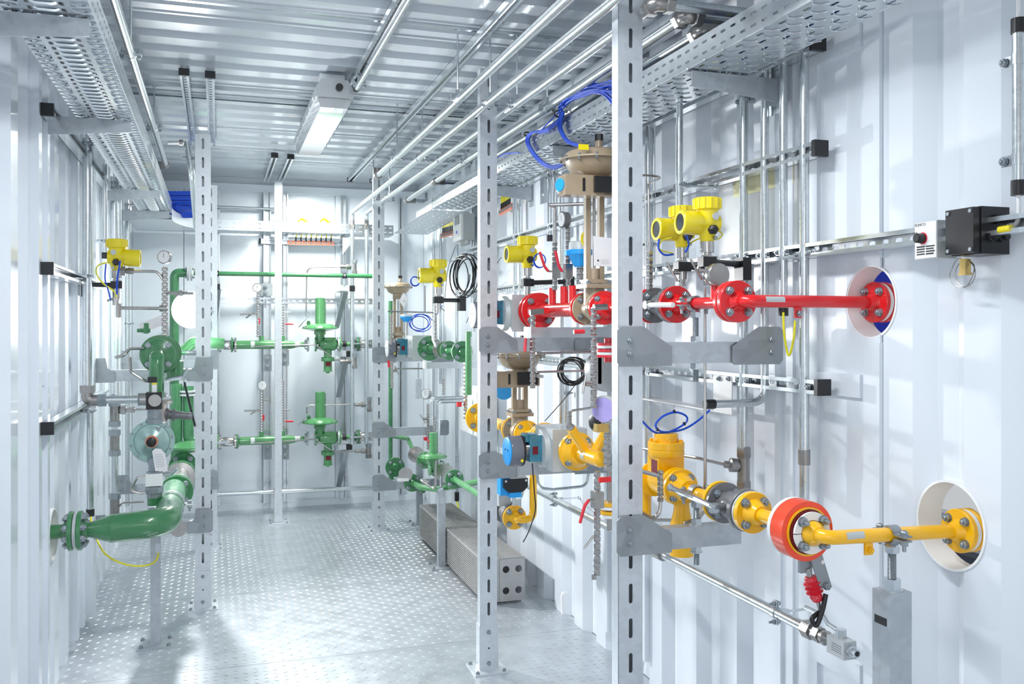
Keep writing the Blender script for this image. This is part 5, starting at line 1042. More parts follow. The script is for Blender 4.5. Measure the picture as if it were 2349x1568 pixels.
elbowed(t, [a(902, 1000), V((GX, 6.7, .66)), V((GX, 6.52, .60))], .016, M_green2, .04, 'side_tube')
T3 = tan_valve('smallest tan control valve behind the rear post', (at(913, 780, y=7.0).x, 7.0, 1.36), .9, 1.36, 1.5+92*7.0/2086, .115, yoke=.05, posit=False)
t = thing('paper_tag', 'white tag with a triangle hanging from the smallest tan valve', 'tag', at(926, 690, y=6.85)); a = AY(6.86); c4 = [a(916, 690), a(925, 671), a(937, 685), a(927, 707)]
part('sheet', MB().add(c4+[p+V((0, .002, 0)) for p in c4], [(0, 1, 2, 3), (7, 6, 5, 4), (0, 4, 5, 1), (1, 5, 6, 2), (2, 6, 7, 3), (3, 7, 4, 0)]), M_paper, t, smooth=False); part('triangle', MB().lathe(a(927, 690)+V((0, -.001, 0)), (0, -1, 0), [(0, .012), (.0005, .012)], 3), M_lgrey, t)
# lower green line right
LZ = .582
def ll(u): return at(u, 1050, x=GX).y
t = thing('green_pipe', 'low green pipe with two flanges heading to the regulator, right side', 'pipe', (GX, 6.4, LZ)); flange(t, (GX, ll(975), LZ), (0, -1, 0), .0575, .016, M_green2, 4, .0115, .022, .04); elbowed(t, [(GX, ll(975), LZ), (GX, ll(1003), LZ)], .018, M_green2, 0); part('grey_flange', MB().cyl((GX, ll(975)+.012, LZ), (GX, ll(975)+.028, LZ), .0575, 28).cyl((GX, ll(955), LZ), (GX, ll(955)+.016, LZ), .0575, 28).cyl((GX, ll(975)+.02, LZ), (GX, ll(955), LZ), .035, 20), M_sts, t)
def regulator(label, p, s=1., inv=False, mt=M_green2, lower=True, axis='x'):
    """spring loaded pressure regulator: bonnet, diaphragm dish, neck, offset body and pilot below; p = centre of the line"""
    p = V(p); t = thing('pressure_regulator', label, 'regulator', p); dx = -.062*s
    c = p+V((dx, 0, 0)); m = MB(); m.lathe(c+UP*.16*s, UP, [(0, .038*s), (.21*s, .038*s), (.214*s, .034*s)], 24); m.cyl(c+V((.028*s, .01, .16*s)), c+V((.028*s, .01, .36*s)), .020*s, 14); part('spring_bonnet', m, mt, t)
    m = MB(); m.lathe(c+UP*.10*s, UP, [(0, .035*s), (.012*s, .09*s), (.022*s, .125*s), (.024*s, .142*s), (.032*s, .142*s), (.034*s, .128*s), (.05*s, .118*s), (.062*s, .09*s), (.068*s, .05*s)], 40); dsh = part('diaphragm_dish', m, mt, t)
    for k in range(12): a = k*PI/6+.13; bolt(c+V((.134*s*math.cos(a), .134*s*math.sin(a), .132*s)), UP, .0065*s, dsh, L=.003, mt=mt)
    m = MB(); m.lathe(c+UP*.078*s, UP, [(0, .046*s), (.03*s, .046*s)], 8); m.cyl(c+UP*.0, c+UP*.08*s, .036*s, 20); m.lathe(c+V((-.09*s, 0, .158*s)), UP, [(0, .012*s), (.015*s, .016*s), (.03*s, .010*s)], 12); part('neck', m, mt, t)
    m = MB(); m.lathe(p+V((-.075*s, 0, 0)), (1, 0, 0), [(0, .03*s), (.01*s, .045*s), (.06*s, .055*s), (.13*s, .05*s), (.15*s, .03*s)], 24); m.box(p+V((-.03*s, -.045*s, -.02*s)), p+V((.06*s, .045*s, .055*s))); part('body', m, mt, t)
    for sx, nx in ((-.098, 1), (.092, -1)): f_ = flange(t, p+V((sx*s, 0, 0)), (-nx, 0, 0), .058*s, .014*s, mt, 0); [bolt(p+V((sx*s+nx*.007*s, .042*s*math.cos(PI/4+a*PI/2), .042*s*math.sin(PI/4+a*PI/2))), (nx, 0, 0), .011*s, f_) for a in range(4)]
    if lower:
        q = p+V((.0, 0, -.05*s)); m = MB(); m.cyl(q+UP*.03*s, q-UP*.07*s, .032*s, 18); m.lathe(q-UP*.06*s, -UP, [(0, .052*s), (.022*s, .054*s), (.026*s, .052*s), (.026*s, .033*s), (.10*s, .033*s), (.102*s, .038*s), (.108*s, .038*s), (.110*s, .02*s), (.122*s, .012*s)], 20); pl_ = part('pilot', m, mt, t)
        part('name_plate', MB().box(q+V((-.02*s, -.0345*s, -.125*s)), q+V((.02*s, -.032*s, -.09*s))), M_maroon, pl_, smooth=False)
        for a in range(8): bolt(q+V((.045*s*math.cos(a*PI/4), .045*s*math.sin(a*PI/4), -.06*s)), UP, .006*s, pl_, L=.002, mt=mt)
    return t
t = regulator('small green pressure regulator in the lower right green line', (GX-.03, ll(1018), LZ+.02), .62, lower=False)
t = thing('green_pipe', 'low green pipe with dark flanges and long run behind the middle post', 'pipe', (GX, 5.2, LZ)); flange(t, (GX, ll(1003), LZ-.0), (0, -1, 0), .0575, .016, M_green, 4, .0115, .02, .02); part('grey_flange', MB().cyl((GX, ll(1022), LZ), (GX, ll(1022)+.03, LZ), .0575, 28), M_sts, t)
flange(t, (GX, ll(1040)-.02, LZ), (0, -1, 0), .0575, .016, M_green, 4, .0125, .02, .03); elbowed(t, [(GX, ll(1040), LZ), (GX, 4.55, LZ)], .0178, M_green2, 0); tape(t, (GX, 4.9, LZ), (0, 1, 0), .018, .05, PI*.8, PI*1.1)
t = thing('green_pipe', 'lowest green pipe running to the opening in the right wall', 'pipe', (1.3, 5.6, .5)); q = at(946, 1107, y=5.9); flange(t, q, (0, -1, 0), .0575, .016, M_green, 4, .0115, .02, .02); e = H_grn; elbowed(t, [q, V((q.x+.02, 5.72, q.z)), V((q.x+.1, e.y+.5, q.z)), V((1.60, e.y+.05, .60))], .0185, M_green2, .05); flange(t, (1.62, e.y+.04, .60), (-1, 0, 0), .0575, .014, M_green2, 4, .0115, .02, .02)
t = thing('ball_valve', 'steel valve with brushed round disc and pale lever beside the lowest green flange', 'valve', q+V((-.03, .1, .01))); part('body', MB().lathe(q+V((0, .01, 0)), (0, 1, 0), [(0, .0575), (.015, .0575), (.017, .03), (.10, .035)], 24), M_sts, t); part('round_disc', MB().lathe(at(930, 1088, y=5.86), (-.3, -1, 0), [(-.03, .02), (-.006, .046), (0, .045)], 30), M_sts, t); part('lever', MB().box(at(913, 1098, y=5.85), at(938, 1103, y=5.85)+V((0, .02, 0))), M_white, t)
# silver frame of tube near the cabinet and small towers
m = MB(); a = AY(5.6); m.tube([a(990, 975), a(990, 913), a(1065, 911)], .010, 10, .03); m.tube([V(p) for p in (a(1005, 1070), a(1005, 920), a(1068, 918))], .014, 10, .03); top('steel_frame', m, M_tube, 'bent bright tubes framing the space above the small green regulator', 'tube')
tower('gauge tower above the lower right green flange', 982, 1030, 925, 6.1, .011, gauge=(at(980, 903, y=6.1), (-.8, -.6, 0), .035), handle='bar', hz=at(982, 960, y=6.1).z, hdir=(-.5, 0, .8), knob=at(975, 1005, y=6.05))
tower('needle valve tower with t bar right of the gauge tower', 996, 1035, 955, 6.0, .011, handle='bar', hz=at(996, 975, y=6.0).z, hdir=(.5, 0, .8), knob=at(985, 1012, y=5.95))
# rear transmitters and instruments
p = at(1005, 632, x=1.34); transmitter('farthest yellow transmitter, above the upper right green line', p, 1.35, neck=.12, arm=(p.x+.16, p.y+.02, 0))
p3 = at(1210, 584, x=1.40); transmitter('yellow transmitter with a blue wire ring left of the steel tube bend', p3, 1.15, neck=.12, arm=(p3.x+.15, p3.y-.15, 0)); cc = at(1238, 598, y=p3.y-.05)
top('wire_ring', MB().tube(coil_pts(cc, (.25, -1, 0), .033, 2, .002, 16), .0026, 6, 0), M_blue, 'ring of blue wire in front of the yellow transmitter by the red flanges', 'wire')
fit_tower('fitting tower between the red flanges and the yellow transmitter', p3.x, p3.y, RZ+.03, p3.z-.19, .013); fit_tower('fitting tower under the farthest yellow transmitter', p.x-.02, p.y, GZ+.05, p.z-.19, .013, handle='bar', hz=1.62, hdir=(.6, 0, -.5))
cc = at(952, 645, y=6.6); top('wire_ring', MB().tube(coil_pts(cc, (.25, -1, 0), .034, 3, .003, 16), .003, 6, 0), M_blue, 'ring of blue wire between smallest tan valve and farthest transmitter', 'wire')
a = AY(6.5); cable('blue wire coil hanging above the rear actuator', coil_pts(a(965, 740), (.2, -1, 0), .055, 3, .01, 16, sq=1.4)+[a(1000, 725), a(1015, 700)], .0035, M_blue, k=2)
t = thing('level_switch', 'small blue switch head beside the smallest tan valve stem', 'switch', a(932, 735)); q = a(932, 738); part('blue_cup', MB().lathe(q, UP, [(0, .02), (.03, .045), (.04, .045)], 20), M_sky, t); part('white_lid', MB().cyl(q+UP*.04, q+UP*.055, .042, 20), M_white, t); part('neck', MB().cyl(q-UP*.16, q, .013, 10), M_sts, t)
t = thing('level_switch', 'blue round switch head left of the middle tan valve', 'switch', at(1158, 895, y=4.1)); q = at(1156, 893, y=4.3); part('blue_cup', MB().lathe(q, (-.3, -1, 0), [(-.05, .03), (-.01, .052), (0, .05)], 26), M_sky, t)
top('impulse_tube', MB().tube([at(890, 714, y=6.4), at(1000, 717, y=6.4)], .006, 8, 0), M_sts, 'horizontal steel tube crossing the smallest tan valve stem', 'tube')
top('impulse_tube', MB().tube([at(975, 655, y=6.4), at(975, 715, y=6.4)], .0065, 8, 0), M_sts, 'upright steel tube left of the farthest transmitter tower', 'tube')
tower('steel fitting tower left of the rear actuator', 897, 790, 720, 6.2, .013); tower('hanging steel tower below the rear actuator', 899, 890, 828, 6.2, .011, handle='bar', hz=at(899, 850, y=6.2).z, hdir=(.5, 0, -1)); tower('small steel valve above the square slim leg', 1018, 905, 868, 5.9, .011)
t = thing('aluminium_bar', 'ribbed aluminium bar under the upper right green line with white end', 'bar', at(1030, 838, y=5.5)); A0 = at(977, 836, y=5.5); A1 = at(1098, 838, y=5.5)
part('profile', MB().box(A0+V((0, -.02, -.024)), A1+V((0, .02, .024))).box(A0+V((0, -.022, -.014)), A1+V((0, -.02, -.008))).box(A0+V((0, -.022, .006)), A1+V((0, -.02, .012))), M_zinc, t, smooth=False); part('end_block', MB().box(A0+V((-.014, -.022, -.025)), A0+V((0, .022, .025))), M_white, t, smooth=False); part('red_handle', MB().tube([at(891, 826, y=6.1), at(893, 842, y=6.1)], .009, 8, 0), M_redp, t)
top('impulse_tube', MB().tube([at(905, 845, y=6.0), at(975, 845, y=6.0)], .005, 8, 0), M_sts, 'short steel tube below the rear rotary actuator', 'tube')
m = MB(); a = AY(5.6); m.tube([a(983, 1105), a(961, 1098), V((a(990, 1117).x, 5.5, a(990, 1117).z)), V((a(991, 1070).x, 5.5, a(991, 1070).z)), V((a(992, 1050).x, 5.5, a(992, 1050).z))], .0075, 8, .02); top('impulse_tube', m, M_sts, 'bent steel tube looping before the lowest green pipe', 'tube')
m = MB(); q = at(1049, 1110, x=1.62); m.cyl(q, q+UP*.10, .0135, 12); t = thing('conduit', 'conduit end with black cap and green yellow wires above the heater', 'conduit', q); part('tube', MB().cyl(q, q+UP*.2, .012, 12), M_tube, t); part('end_cap', MB().cyl(at(1048, 1148, x=1.62), at(1048, 1128, x=1.62), .017, 12), M_black, t)
part('wire', MB().tube([at(1048, 1148, x=1.62), at(1052, 1165, x=1.62), at(1054, 1185, x=1.62)], .006, 6), M_gy, t)
for (u0, v0, u1, v1), lb in (((985, 565, 960, 690), 'black wire from the control box to the black mount'), ((1090, 590, 1010, 740), 'black wire curling down beside the coil')):
    cable(lb, [at(u0+60, v0, x=1.6), at((u0+u1)/2+55, (v0+v1)/2-10, x=1.6), at(u1+60, v1, x=1.6)], .0022, M_black)
# ================================================================ BACK WALL
for u, w_, lb in ((497, .05, 'leftmost'), (613, .06, 'second from the left'), (655, .04, 'third from the left'), (787, .05, 'fourth, right of the regulators'), (918, .035, 'rightmost')):
    x = at(u, 700, y=7.73).x; strut((x, 7.74, .05), (x, 7.74, 2.60), (0, -1, 0), f'{lb} upright strut rail on the back wall', wdt=w_, dep=.03, slots=False)
z_ = at(700, 690, y=7.70).z; strut((at(488, 690, y=7.7).x, 7.705, z_), (1.30, 7.705, z_), (0, -1, 0), 'horizontal strut rail across the back wall behind the regulators', wdt=.05, dep=.02)
a0 = at(595, 553, y=7.68); a1 = at(792, 558, y=7.68); strut((a0.x, 7.69, a0.z), (a1.x, 7.69, a0.z), (0, -1, 0), 'short strut rail carrying the salmon copper bar', True, True, slots=False, dep=.02)
m = MB().tube([at(485, 474, y=7.696), at(640, 480, y=7.696)], .013, 10, 0); top('conduit', m, M_tube, 'horizontal conduit above the back tray', 'conduit')
bracket_ = thing('tray_bracket', 'slanted bracket under the back tray right of the salmon copper bar', 'bracket', (.9, 7.7, 2.2)); q = at(785, 545, y=7.6); part('arm', MB().prism([(0, 0), (.10, 0), (0, -.14)], frame_xyz(q, (1, 0, 0), (0, 0, 1)), .04), M_galv, bracket_, smooth=False)
BY = 7.42; B = AY(BY)
# long green header
t = thing('green_pipe', 'long straight green header pipe across the back wall', 'pipe', B(650, 628)); q0 = at(438, 626, y=7.3); q1 = at(868, 632, y=7.3)
elbowed(t, [q0, V((q1.x, 7.3, q0.z))], .0172, M_green, 0)
for u in (497, 790):
    p = at(u, 628, y=7.3); p.z = q0.z; c = part('pipe_clamp', MB().ring(p-V((.016, 0, 0)), (1, 0, 0), .0172, .023, .032, 20), M_black, t); part('clamp_stem', MB().cyl(p, p-UP*.075, .010, 10), M_zinc, t); bolt(p+V((0, -.023, 0)), (0, -1, 0), .010, c)
    part('strut_block', MB().box(p+V((-.03, .0, -.12)), p+V((.035, .42, -.075))), M_galv, t, smooth=False); part('end_cap', MB().box(p+V((-.020+.06*(u == 790), -.006, -.125)), p+V((.024+.06*(u == 790), .0, -.078))), M_black, t, smooth=False)
    f_ = part('slanted_brace', MB().add([p+V(e) for e in ((-.01, -.01, -.13), (.03, -.01, -.13), (.0, .35, -.42), (-.035, .35, -.42), (-.01, .02, -.13), (.03, .02, -.13), (.0, .38, -.42), (-.035, .38, -.42))], [(0, 1, 2, 3), (7, 6, 5, 4), (0, 4, 5, 1), (1, 5, 6, 2), (2, 6, 7, 3), (3, 7, 4, 0)]), M_gus, t, smooth=False)
for v, lb, yb in ((790, 'upper', 0), (1008, 'lower', 1)):
    z = B(640, v).z; px = lambda u: B(u, v).x; P_ = lambda u, dz=0: V((px(u), BY, z+dz))
    regulator(f'{lb} green pressure regulator with tall spring bonnet on the back wall', P_(752), 1.0)
    t = thing('green_pipe', f'{lb} thick green pipe leading to its regulator on the back wall', 'pipe', P_(600)); m = MB(); x0 = P_(544 if yb else 535).x; x1 = P_(667).x; x2 = P_(687).x; x3 = P_(708).x
    m.lathe((x0, BY, z), (1, 0, 0), [(0, .034), (x1-x0, .034), (x2-x0, .019), (x3-x0, .019)], 20); part('tube', m, M_green2, t)
    flange(t, P_(706), (-1, 0, 0), .058, .014, M_lgrey, 4, .011, .021, .02); flange(t, P_(544 if yb else 532), (1, 0, 0), .058, .014, M_green, 4, .011, .034, .01)
    tape(t, P_(575), (1, 0, 0), .0345, .03, PI*.7, PI*1.2, up=(0, 0, 1), mt=M_white); tape(t, P_(676), (1, 0, 0), .03, .04, PI*.7, PI*1.2, up=(0, 0, 1), mt=M_lgrey)
    part('impulse_line', MB().tube([P_(583, -.012)+V((0, -.04, 0)), P_(585, -.012)+V((0, -.05, 0)), P_(722, -.0)+V((0, -.06, 0)), P_(758, -.095)+V((0, -.05, 0))], .0055, 8, .03), M_sts, t)
    for u in (600, 648):
        part('branch_stub', MB().cyl(P_(u), P_(u, .07), .019, 14), M_green2, t)
    t = thing('green_pipe', f'{lb} thin green pipe with clamp right of its regulator on the back wall', 'pipe', P_(800)); part('tube', MB().cyl(P_(775), P_(822), .0172, 14), M_green2, t); flange(t, P_(776), (1, 0, 0), .058, .014, M_lgrey, 4, .011, .019, .02); flange(t, P_(820), (-1, 0, 0), .058, .014, M_green, 4, .011, .019, .02); part('pipe_clamp', MB().ring(P_(790)-V((.015, 0, 0)), (1, 0, 0), .0172, .024, .03, 20), M_black, t)
    part('strut_block', MB().box(P_(788)+V((-.04, .0, -.10)), P_(788)+V((.045, .3, -.055))), M_galv, t, smooth=False); part('end_cap', MB().box(P_(801)+V((-.024, -.006, -.103)), P_(801)+V((.024, 0, -.055))), M_black, t, smooth=False)
    p = P_(795); part('slanted_brace', MB().add([p+V(e) for e in ((-.02, -.01, -.11), (.02, -.01, -.11), (-.01, .28, -.45), (-.05, .28, -.45), (-.02, .02, -.11), (.02, .02, -.11), (-.01, .30, -.45), (-.05, .30, -.45))], [(0, 1, 2, 3), (7, 6, 5, 4), (0, 4, 5, 1), (1, 5, 6, 2), (2, 6, 7, 3), (3, 7, 4, 0)]), M_gus, t, smooth=False)
    t = thing('ball_valve', f'{lb} steel ball valve with long lever behind the rear post', 'valve', P_(840)); part('body', MB().lathe(P_(823), (1, 0, 0), [(0, .058), (.014, .058), (.016, .03), (.05, .036), (.12, .036)], 24), M_sts, t); part('lever', MB().tube([P_(855)+V((0, -.05, .005)), P_(800)+V((0, -.055, .003))], .009, 8, 0), M_zinc, t); part('lever_hub', MB().cyl(P_(852)+V((0, -.03, .004)), P_(852)+V((0, -.066, .004)), .018, 12), M_zinc, t)
    t = thing('ball_valve', f'{lb} flanged ball valve with lever just right of the left post', 'valve', P_(520)); part('body', MB().lathe(P_(503), (1, 0, 0), [(0, .058), (.014, .058), (.016, .03), (.04, .037), (.08, .037), (.11, .03), (.112, .058), (.126, .058)], 24), M_sts, t)
    flange(t, P_(499), (-1, 0, 0), .058, .014, M_green2, 4, .011, .03, .02); part('lever', MB().tube([P_(520)+V((0, -.05, 0)), P_(486)+V((0, -.055, .0))], .009, 8, 0), M_zinc, t); part('lever_hub', MB().cyl(P_(520)+V((0, -.03, 0)), P_(520)+V((0, -.066, 0)), .016, 12), M_zinc, t)
    # instrument towers
    gv = 660 if not yb else 884
    t = fit_tower(f'{lb} gauge tower with red handle on the back wall', px(600 if yb else 592), BY, z+.06, at(600, gv, y=BY).z-.03, .012, gauge=(at(602 if yb else 590, gv, y=BY), (-.1, -1, .0), .034)); a = AY(BY)
    o1, o2 = (0, 0) if yb else (-10, -221)
    part('red_grip', MB().cyl(a(604+o1, 946+o2+5), a(604+o1, 964+o2), .009, 10), M_redp, t); part('side_cock', MB().tube([a(602+o1, 940+o2), a(560+o1, 942+o2)], .008, 8, 0), M_sts, t); part('t_bar', MB().cyl(a(574+o1, 950+o2), a(592+o1, 938+o2), .006, 8), M_sts, t); part('side_cock', MB().tube([a(602+o1, 917+o2), a(618+o1, 917+o2)], .008, 8, 0), M_sts, t); part('t_bar', MB().cyl(a(619+o1, 908+o2), a(619+o1, 926+o2), .006, 8), M_sts, t)
    t = fit_tower(f'{lb} fitting tower behind the square post with red lever', px(648), BY, z+.06, at(650, 700 if not yb else 870, y=BY).z, .0115); part('red_lever', MB().tube([a(654, 742 if not yb else 966), a(673, 743 if not yb else 966)], .0075, 8, 0), M_redp, t); part('t_bar', MB().cyl(a(650, 716 if not yb else 940), a(667, 716 if not yb else 940), .005, 8), M_sts, t)
    for k, (gx, gy) in enumerate(((613, 832-(0 if not yb else 0)), (653, 820))):
        if not yb and k == 1: gy = 820
        vv = gy if not yb else 1035
        tt = thing('strut_plate', f'{lb} bolted plate pair joining {("left", "right")[k]} upright rail behind the thick green pipe', 'bracket', at(gx, vv, y=7.68)); c = at(gx, vv, y=7.67)
        part('plate', MB().cbox(c, (.07, .01, .13)), M_gus, tt, smooth=False); bolt(c+V((0, -.005, .035)), (0, -1, 0), .016, tt); bolt(c+V((0, -.005, -.03)), (0, -1, 0), .016, tt)
    t = thing('name_tag', f'{lb} thin tilted tag hung on its regulator dish', 'tag', P_(702)); c1 = at(712, 722+(223 if yb else 0)-2, y=BY-.05); part('sheet', MB().add([c1, c1+V((.012, .03, .012)), c1+V((-.08, .03, -.10)), c1+V((-.10, 0, -.11)), c1+V((.002, 0, 0)), c1+V((.014, .03, .012)), c1+V((-.078, .03, -.10)), c1+V((-.098, 0, -.11))], [(0, 1, 2, 3), (7, 6, 5, 4), (0, 4, 5, 1), (1, 5, 6, 2), (2, 6, 7, 3), (3, 7, 4, 0)]), M_gus, t, smooth=False)
part_ = thing('strut_plate', 'bolted grey plate at mid height behind the square post', 'bracket', at(612, 668, y=7.68)); c = at(612, 664, y=7.66)
part('plate', MB().cbox(c, (.09, .02, .10)), M_gus, part_, smooth=False); bolt(c+V((-.01, -.01, .025)), (0, -1, 0), .016, part_); bolt(c+V((-.01, -.01, -.025)), (0, -1, 0), .016, part_)
# impulse tubes of the regulators
top('impulse_tube', MB().tube([at(702, 726, y=BY), at(704, 613, y=BY), at(815, 612, y=7.4)], .0058, 8, .06), M_sts, 'thin tube from upper regulator up and right to the first tee', 'tube')
top('impulse_tube', MB().tube([at(704, 948, y=BY), at(703, 929, y=BY), at(845, 926, y=7.4)], .0058, 8, .03), M_sts, 'thin tube from lower regulator right to the second pipe', 'tube')
top('impulse_tube', MB().cyl(at(765, 825, y=BY), at(800, 825, y=BY), .0058, 8), M_sts, 'short tube right of the upper regulator pilot', 'tube'); top('impulse_tube', MB().cyl(at(765, 1036, y=BY), at(840, 1034, y=BY), .0058, 8), M_sts, 'short tube right of the lower regulator pilot', 'tube')
for (u, v), lb in (((812, 612), 'upper left'), ((812, 828), 'middle left'), ((846, 927), 'middle right'), ((846, 1033), 'lowest right')):
    p = at(u, v, y=7.36); t = thing('pipe_tee', f'{lb} tee fitting on the two pipes before the back wall', 'fitting', p)
    part('tee_body', MB().cyl(p-UP*.05, p+UP*.05, .021, 12), M_fit, t)
    for s_ in (-1, 1): part('nut', MB().lathe(p+UP*s_*.045-UP*.014, UP, [(0, .026), (.028, .026)], 6), M_bolt if s_ > 0 else M_fit, t)
    part('side_nut', MB().lathe(p, (-1, 0, 0), [(.02, .016), (.03, .024), (.06, .024), (.062, .014), (.08, .016), (.11, .016), (.112, .008)], 6), M_fit, t)
t = thing('floor_pipe', 'slightly sloping steel pipe low along the back wall', 'pipe', at(700, 1125, y=7.5)); p0 = at(495, 1133, y=7.5); p1 = at(862, 1117, y=7.5); part('tube', MB().cyl(p0, p1, .017, 14), M_tube, t)
for u in (500, 782): q = p0.lerp(p1, (u-495)/367); part('pipe_clamp', MB().ring(q-V((.01, 0, 0)), (1, 0, 0), .017, .021, .02, 16), M_zinc, t); part('stem', MB().cyl(q, q+V((0, .2, 0)), .006, 8), M_zinc, t)
q = p0.lerp(p1, .37); part('union', MB().cyl(q-V((.025, 0, 0)), q+V((.025, 0, 0)), .026, 6), M_fit, t)
top('black_hose', MB().tube(smooth_pts([at(487, 1118, y=7.0), at(494, 1135, y=7.0), at(490, 1180, y=7.0), at(489, 1240, y=7.0)]), .012, 8, 0), M_black, 'black hose hanging beside the left post near the floor', 'hose')
# blue coil rack on the corner tray
t = thing('cable_bundle', 'dark blue gridded cable coils lying on the corner tray behind the left post', 'cable', at(430, 465, y=7.3)); a = AY(7.28)
for k in range(4):
    for j in range(5): u = 392+j*11; v = 445+k*11; q = a(u, v); part('blue_block', MB().cbox(q, (.034, .10, .032)), M_blue, t, smooth=False)
for k in range(7): q = a(425, 480); part('blue_cable', MB().tube(coil_pts(q+V((0, -.07+.01*k, 0)), (.1, -1, 0), .03+.006*k, 1, .003, 20, sq=2.2), .004, 6, 0), M_blue, t)
a = AY(7.2); 
for k in range(3): q = a(489, 447+k*15); part('blue_block', MB().cbox(q, (.014, .08, .04)), M_blue, t, smooth=False)
# ================================================================ LEFT WALL CONDUITS
def lc(u, v0, v1, x, label, r, clamps=(), cap1=False, mt=None, y=None):
    if y is not None: p, q = at(u, v0, y=y), at(u, v1, y=y)
    else: p, q = at(u, v0, x=x), at(u, v1, x=x)
    t = pipe('conduit', label, 'conduit', [p, q], r, mt, group='vertical conduits on the walls')
    for v in clamps: c = V((p.x, p.y, at(u, v, y=p.y).z)); clamp(t, c, UP, r, (0, 1, 0), stem=(XL+.047-c.x, 0, 0))
    if cap1: part('end_cap', MB().cyl(q+UP*.03, q-UP*.002, r*1.25, 14), M_black, t)
    return t, p, q
LY = 4.55
t, p, q = lc(200, 318, 897, None, 'thick shiny conduit on the left wall ending in the elbow above the dish regulator', .0205, (330, 633), y=LY)
ez = at(200, 918, y=LY).z; e = V((q.x, LY, ez)); m = MB(); m.tube([e+UP*.045, e, e+V((.05, 0, 0))], .026, 14, .03); el = part('elbow', m, M_fit, t); part('nut', MB().lathe(e+UP*.035, UP, [(0, .032), (.034, .032)], 6), M_fit, el); part('nut', MB().lathe(e+V((.045, 0, 0)), (1, 0, 0), [(0, .032), (.036, .032)], 6), M_bolt, el)
e2 = at(322, 922, y=LY); part('cross_tube', MB().cyl(e+V((.08, 0, 0)), V((e2.x, LY, ez)), .0185, 14), M_tube, t); part('nut', MB().lathe(V((e2.x-.01, LY, ez)), (1, 0, 0), [(0, .032), (.034, .032)], 6), M_bolt, t)
lc(207, 936, 1182, None, 'slim conduit below the elbow with black end cap and yellow wire', .0145, (942,), True, y=LY+.02)
lc(240, 376, 592, None, 'slim conduit on the left wall behind the yellow transmitter', .012, (553,), True, y=5.2)
lc(262, 405, 925, XL+.07, 'pair of thick conduits left of the rear arm', .022, (420, 905)); lc(272, 425, 925, XL+.09, 'second of the thick conduit pair on the left wall', .016, ())
t, p, q = lc(292, 448, 1160, None, 'slim conduit with side clamps near the back left corner', .0155, (470, 742), False, y=6.9)
t, p, q = lc(263, 960, 1150, None, 'conduit with heavy fittings low on the left wall', .0175, (), y=5.3); zt2 = lambda v: at(263, v, y=5.3).z
for v, L in ((948, .10), (1015, .10), (1165, .12)):
    c = V((p.x, 5.3, zt2(v))); part('tee', MB().cyl(c-UP*L/2, c+UP*L/2, .024, 14), M_fit, t); part('nut', MB().lathe(c+UP*(L/2-.01), UP, [(0, .030), (.03, .030)], 6), M_bolt, t); part('nut', MB().lathe(c-UP*(L/2+.02), UP, [(0, .030), (.03, .030)], 6), M_bolt, t)
c = V((p.x, 5.3, zt2(940))); part('side_tube', MB().lathe(c, (1, 0, 0), [(.02, .014), (.03, .024), (.055, .024), (.056, .012), (.075, .016), (.10, .016), (.102, .006), (.26, .006)], 8), M_sts, t)
part('impulse_line', MB().tube([at(272, 1163, y=5.3), at(282, 1152, y=5.3), at(330, 1150, y=5.3)], .006, 8, .03), M_sts, t)
# ================================================================ LEFT GREEN LINE
XG = -.25
t = thing('green_pipe', 'big green bend with taper, coming through the left wall and turning back', 'pipe', (-.3, 4.17, .65)); z0 = .648; y0 = 4.17
f1 = at(160, 1235, y=y0); f2 = at(184, 1235, y=y0)
flange(t, V((f2.x, y0, z0)), (1, 0, 0), .082, .018, M_green, 8, .0145, .035, .02, rot=.39); flange(t, V((f2.x-.034, y0, z0)), (-1, 0, 0), .082, .018, M_green, 8, .0145, .035, .02, rot=.39); part('gasket', MB().cyl((f2.x-.023, y0, z0), (f2.x-.010, y0, z0), .074, 32), M_lgrey, t)
part('outdoor_tube', MB().cyl((f2.x-.04, y0, z0), (f2.x-.5, y0, z0), .03, 16), M_green, t)
xr0 = at(205, 1225, y=y0).x; xr1 = at(258, 1222, y=y0).x; m = MB(); m.lathe((f2.x, y0, z0), (1, 0, 0), [(0, .031), (xr0-f2.x, .031), ((xr0+xr1)/2-f2.x, .046), (xr1-f2.x, .060)], 24); part('reducer', m, M_green, t)
elbowed(t, [(xr1-.002, y0, z0), (XG+.045, y0, z0+.012), (XG+.045, 4.9, z0+.02)], .060, M_green, .17, n=26)
part('marking_tape', MB().tube([at(338, 1228, y=y0-.062), at(362, 1220, y=y0-.058)], .001, 4, 0), M_lgrey, t)
lug_ = part('earthing_lug', MB().cbox(at(362, 1256, y=4.3), (.02, .01, .04)), M_zinc, t)
e = at(207, 1182, y=LY); cable('green yellow wire sagging from the conduit cap to the big green bend', [at(208, 1185, y=4.45), at(214, 1215, y=4.4), at(240, 1268, y=4.3), at(285, 1293, y=4.3), at(330, 1297, y=4.3), at(358, 1285, y=4.3), at(364, 1258, y=4.3)], .0042, M_gy, n=8)
lg = at(357, 1478, z=0); leg('box leg with square foot plate standing under the big green bend', lg.x, lg.y, .60, .045); 
saddle_t = thing('saddle_clamp', 'wide pale saddle clamp with round disc at the end of the big green bend', 'clamp', (-.2, 4.5, .7)); saddle(saddle_t, (XG+.045, 4.52, z0+.018), (0, 1, 0), .0615, M_zinc); part('round_disc', MB().lathe(at(410, 1213, y=4.42), (.25, -1, 0), [(-.03, .02), (-.03, .036), (0, .036)], 30), M_sts, saddle_t)
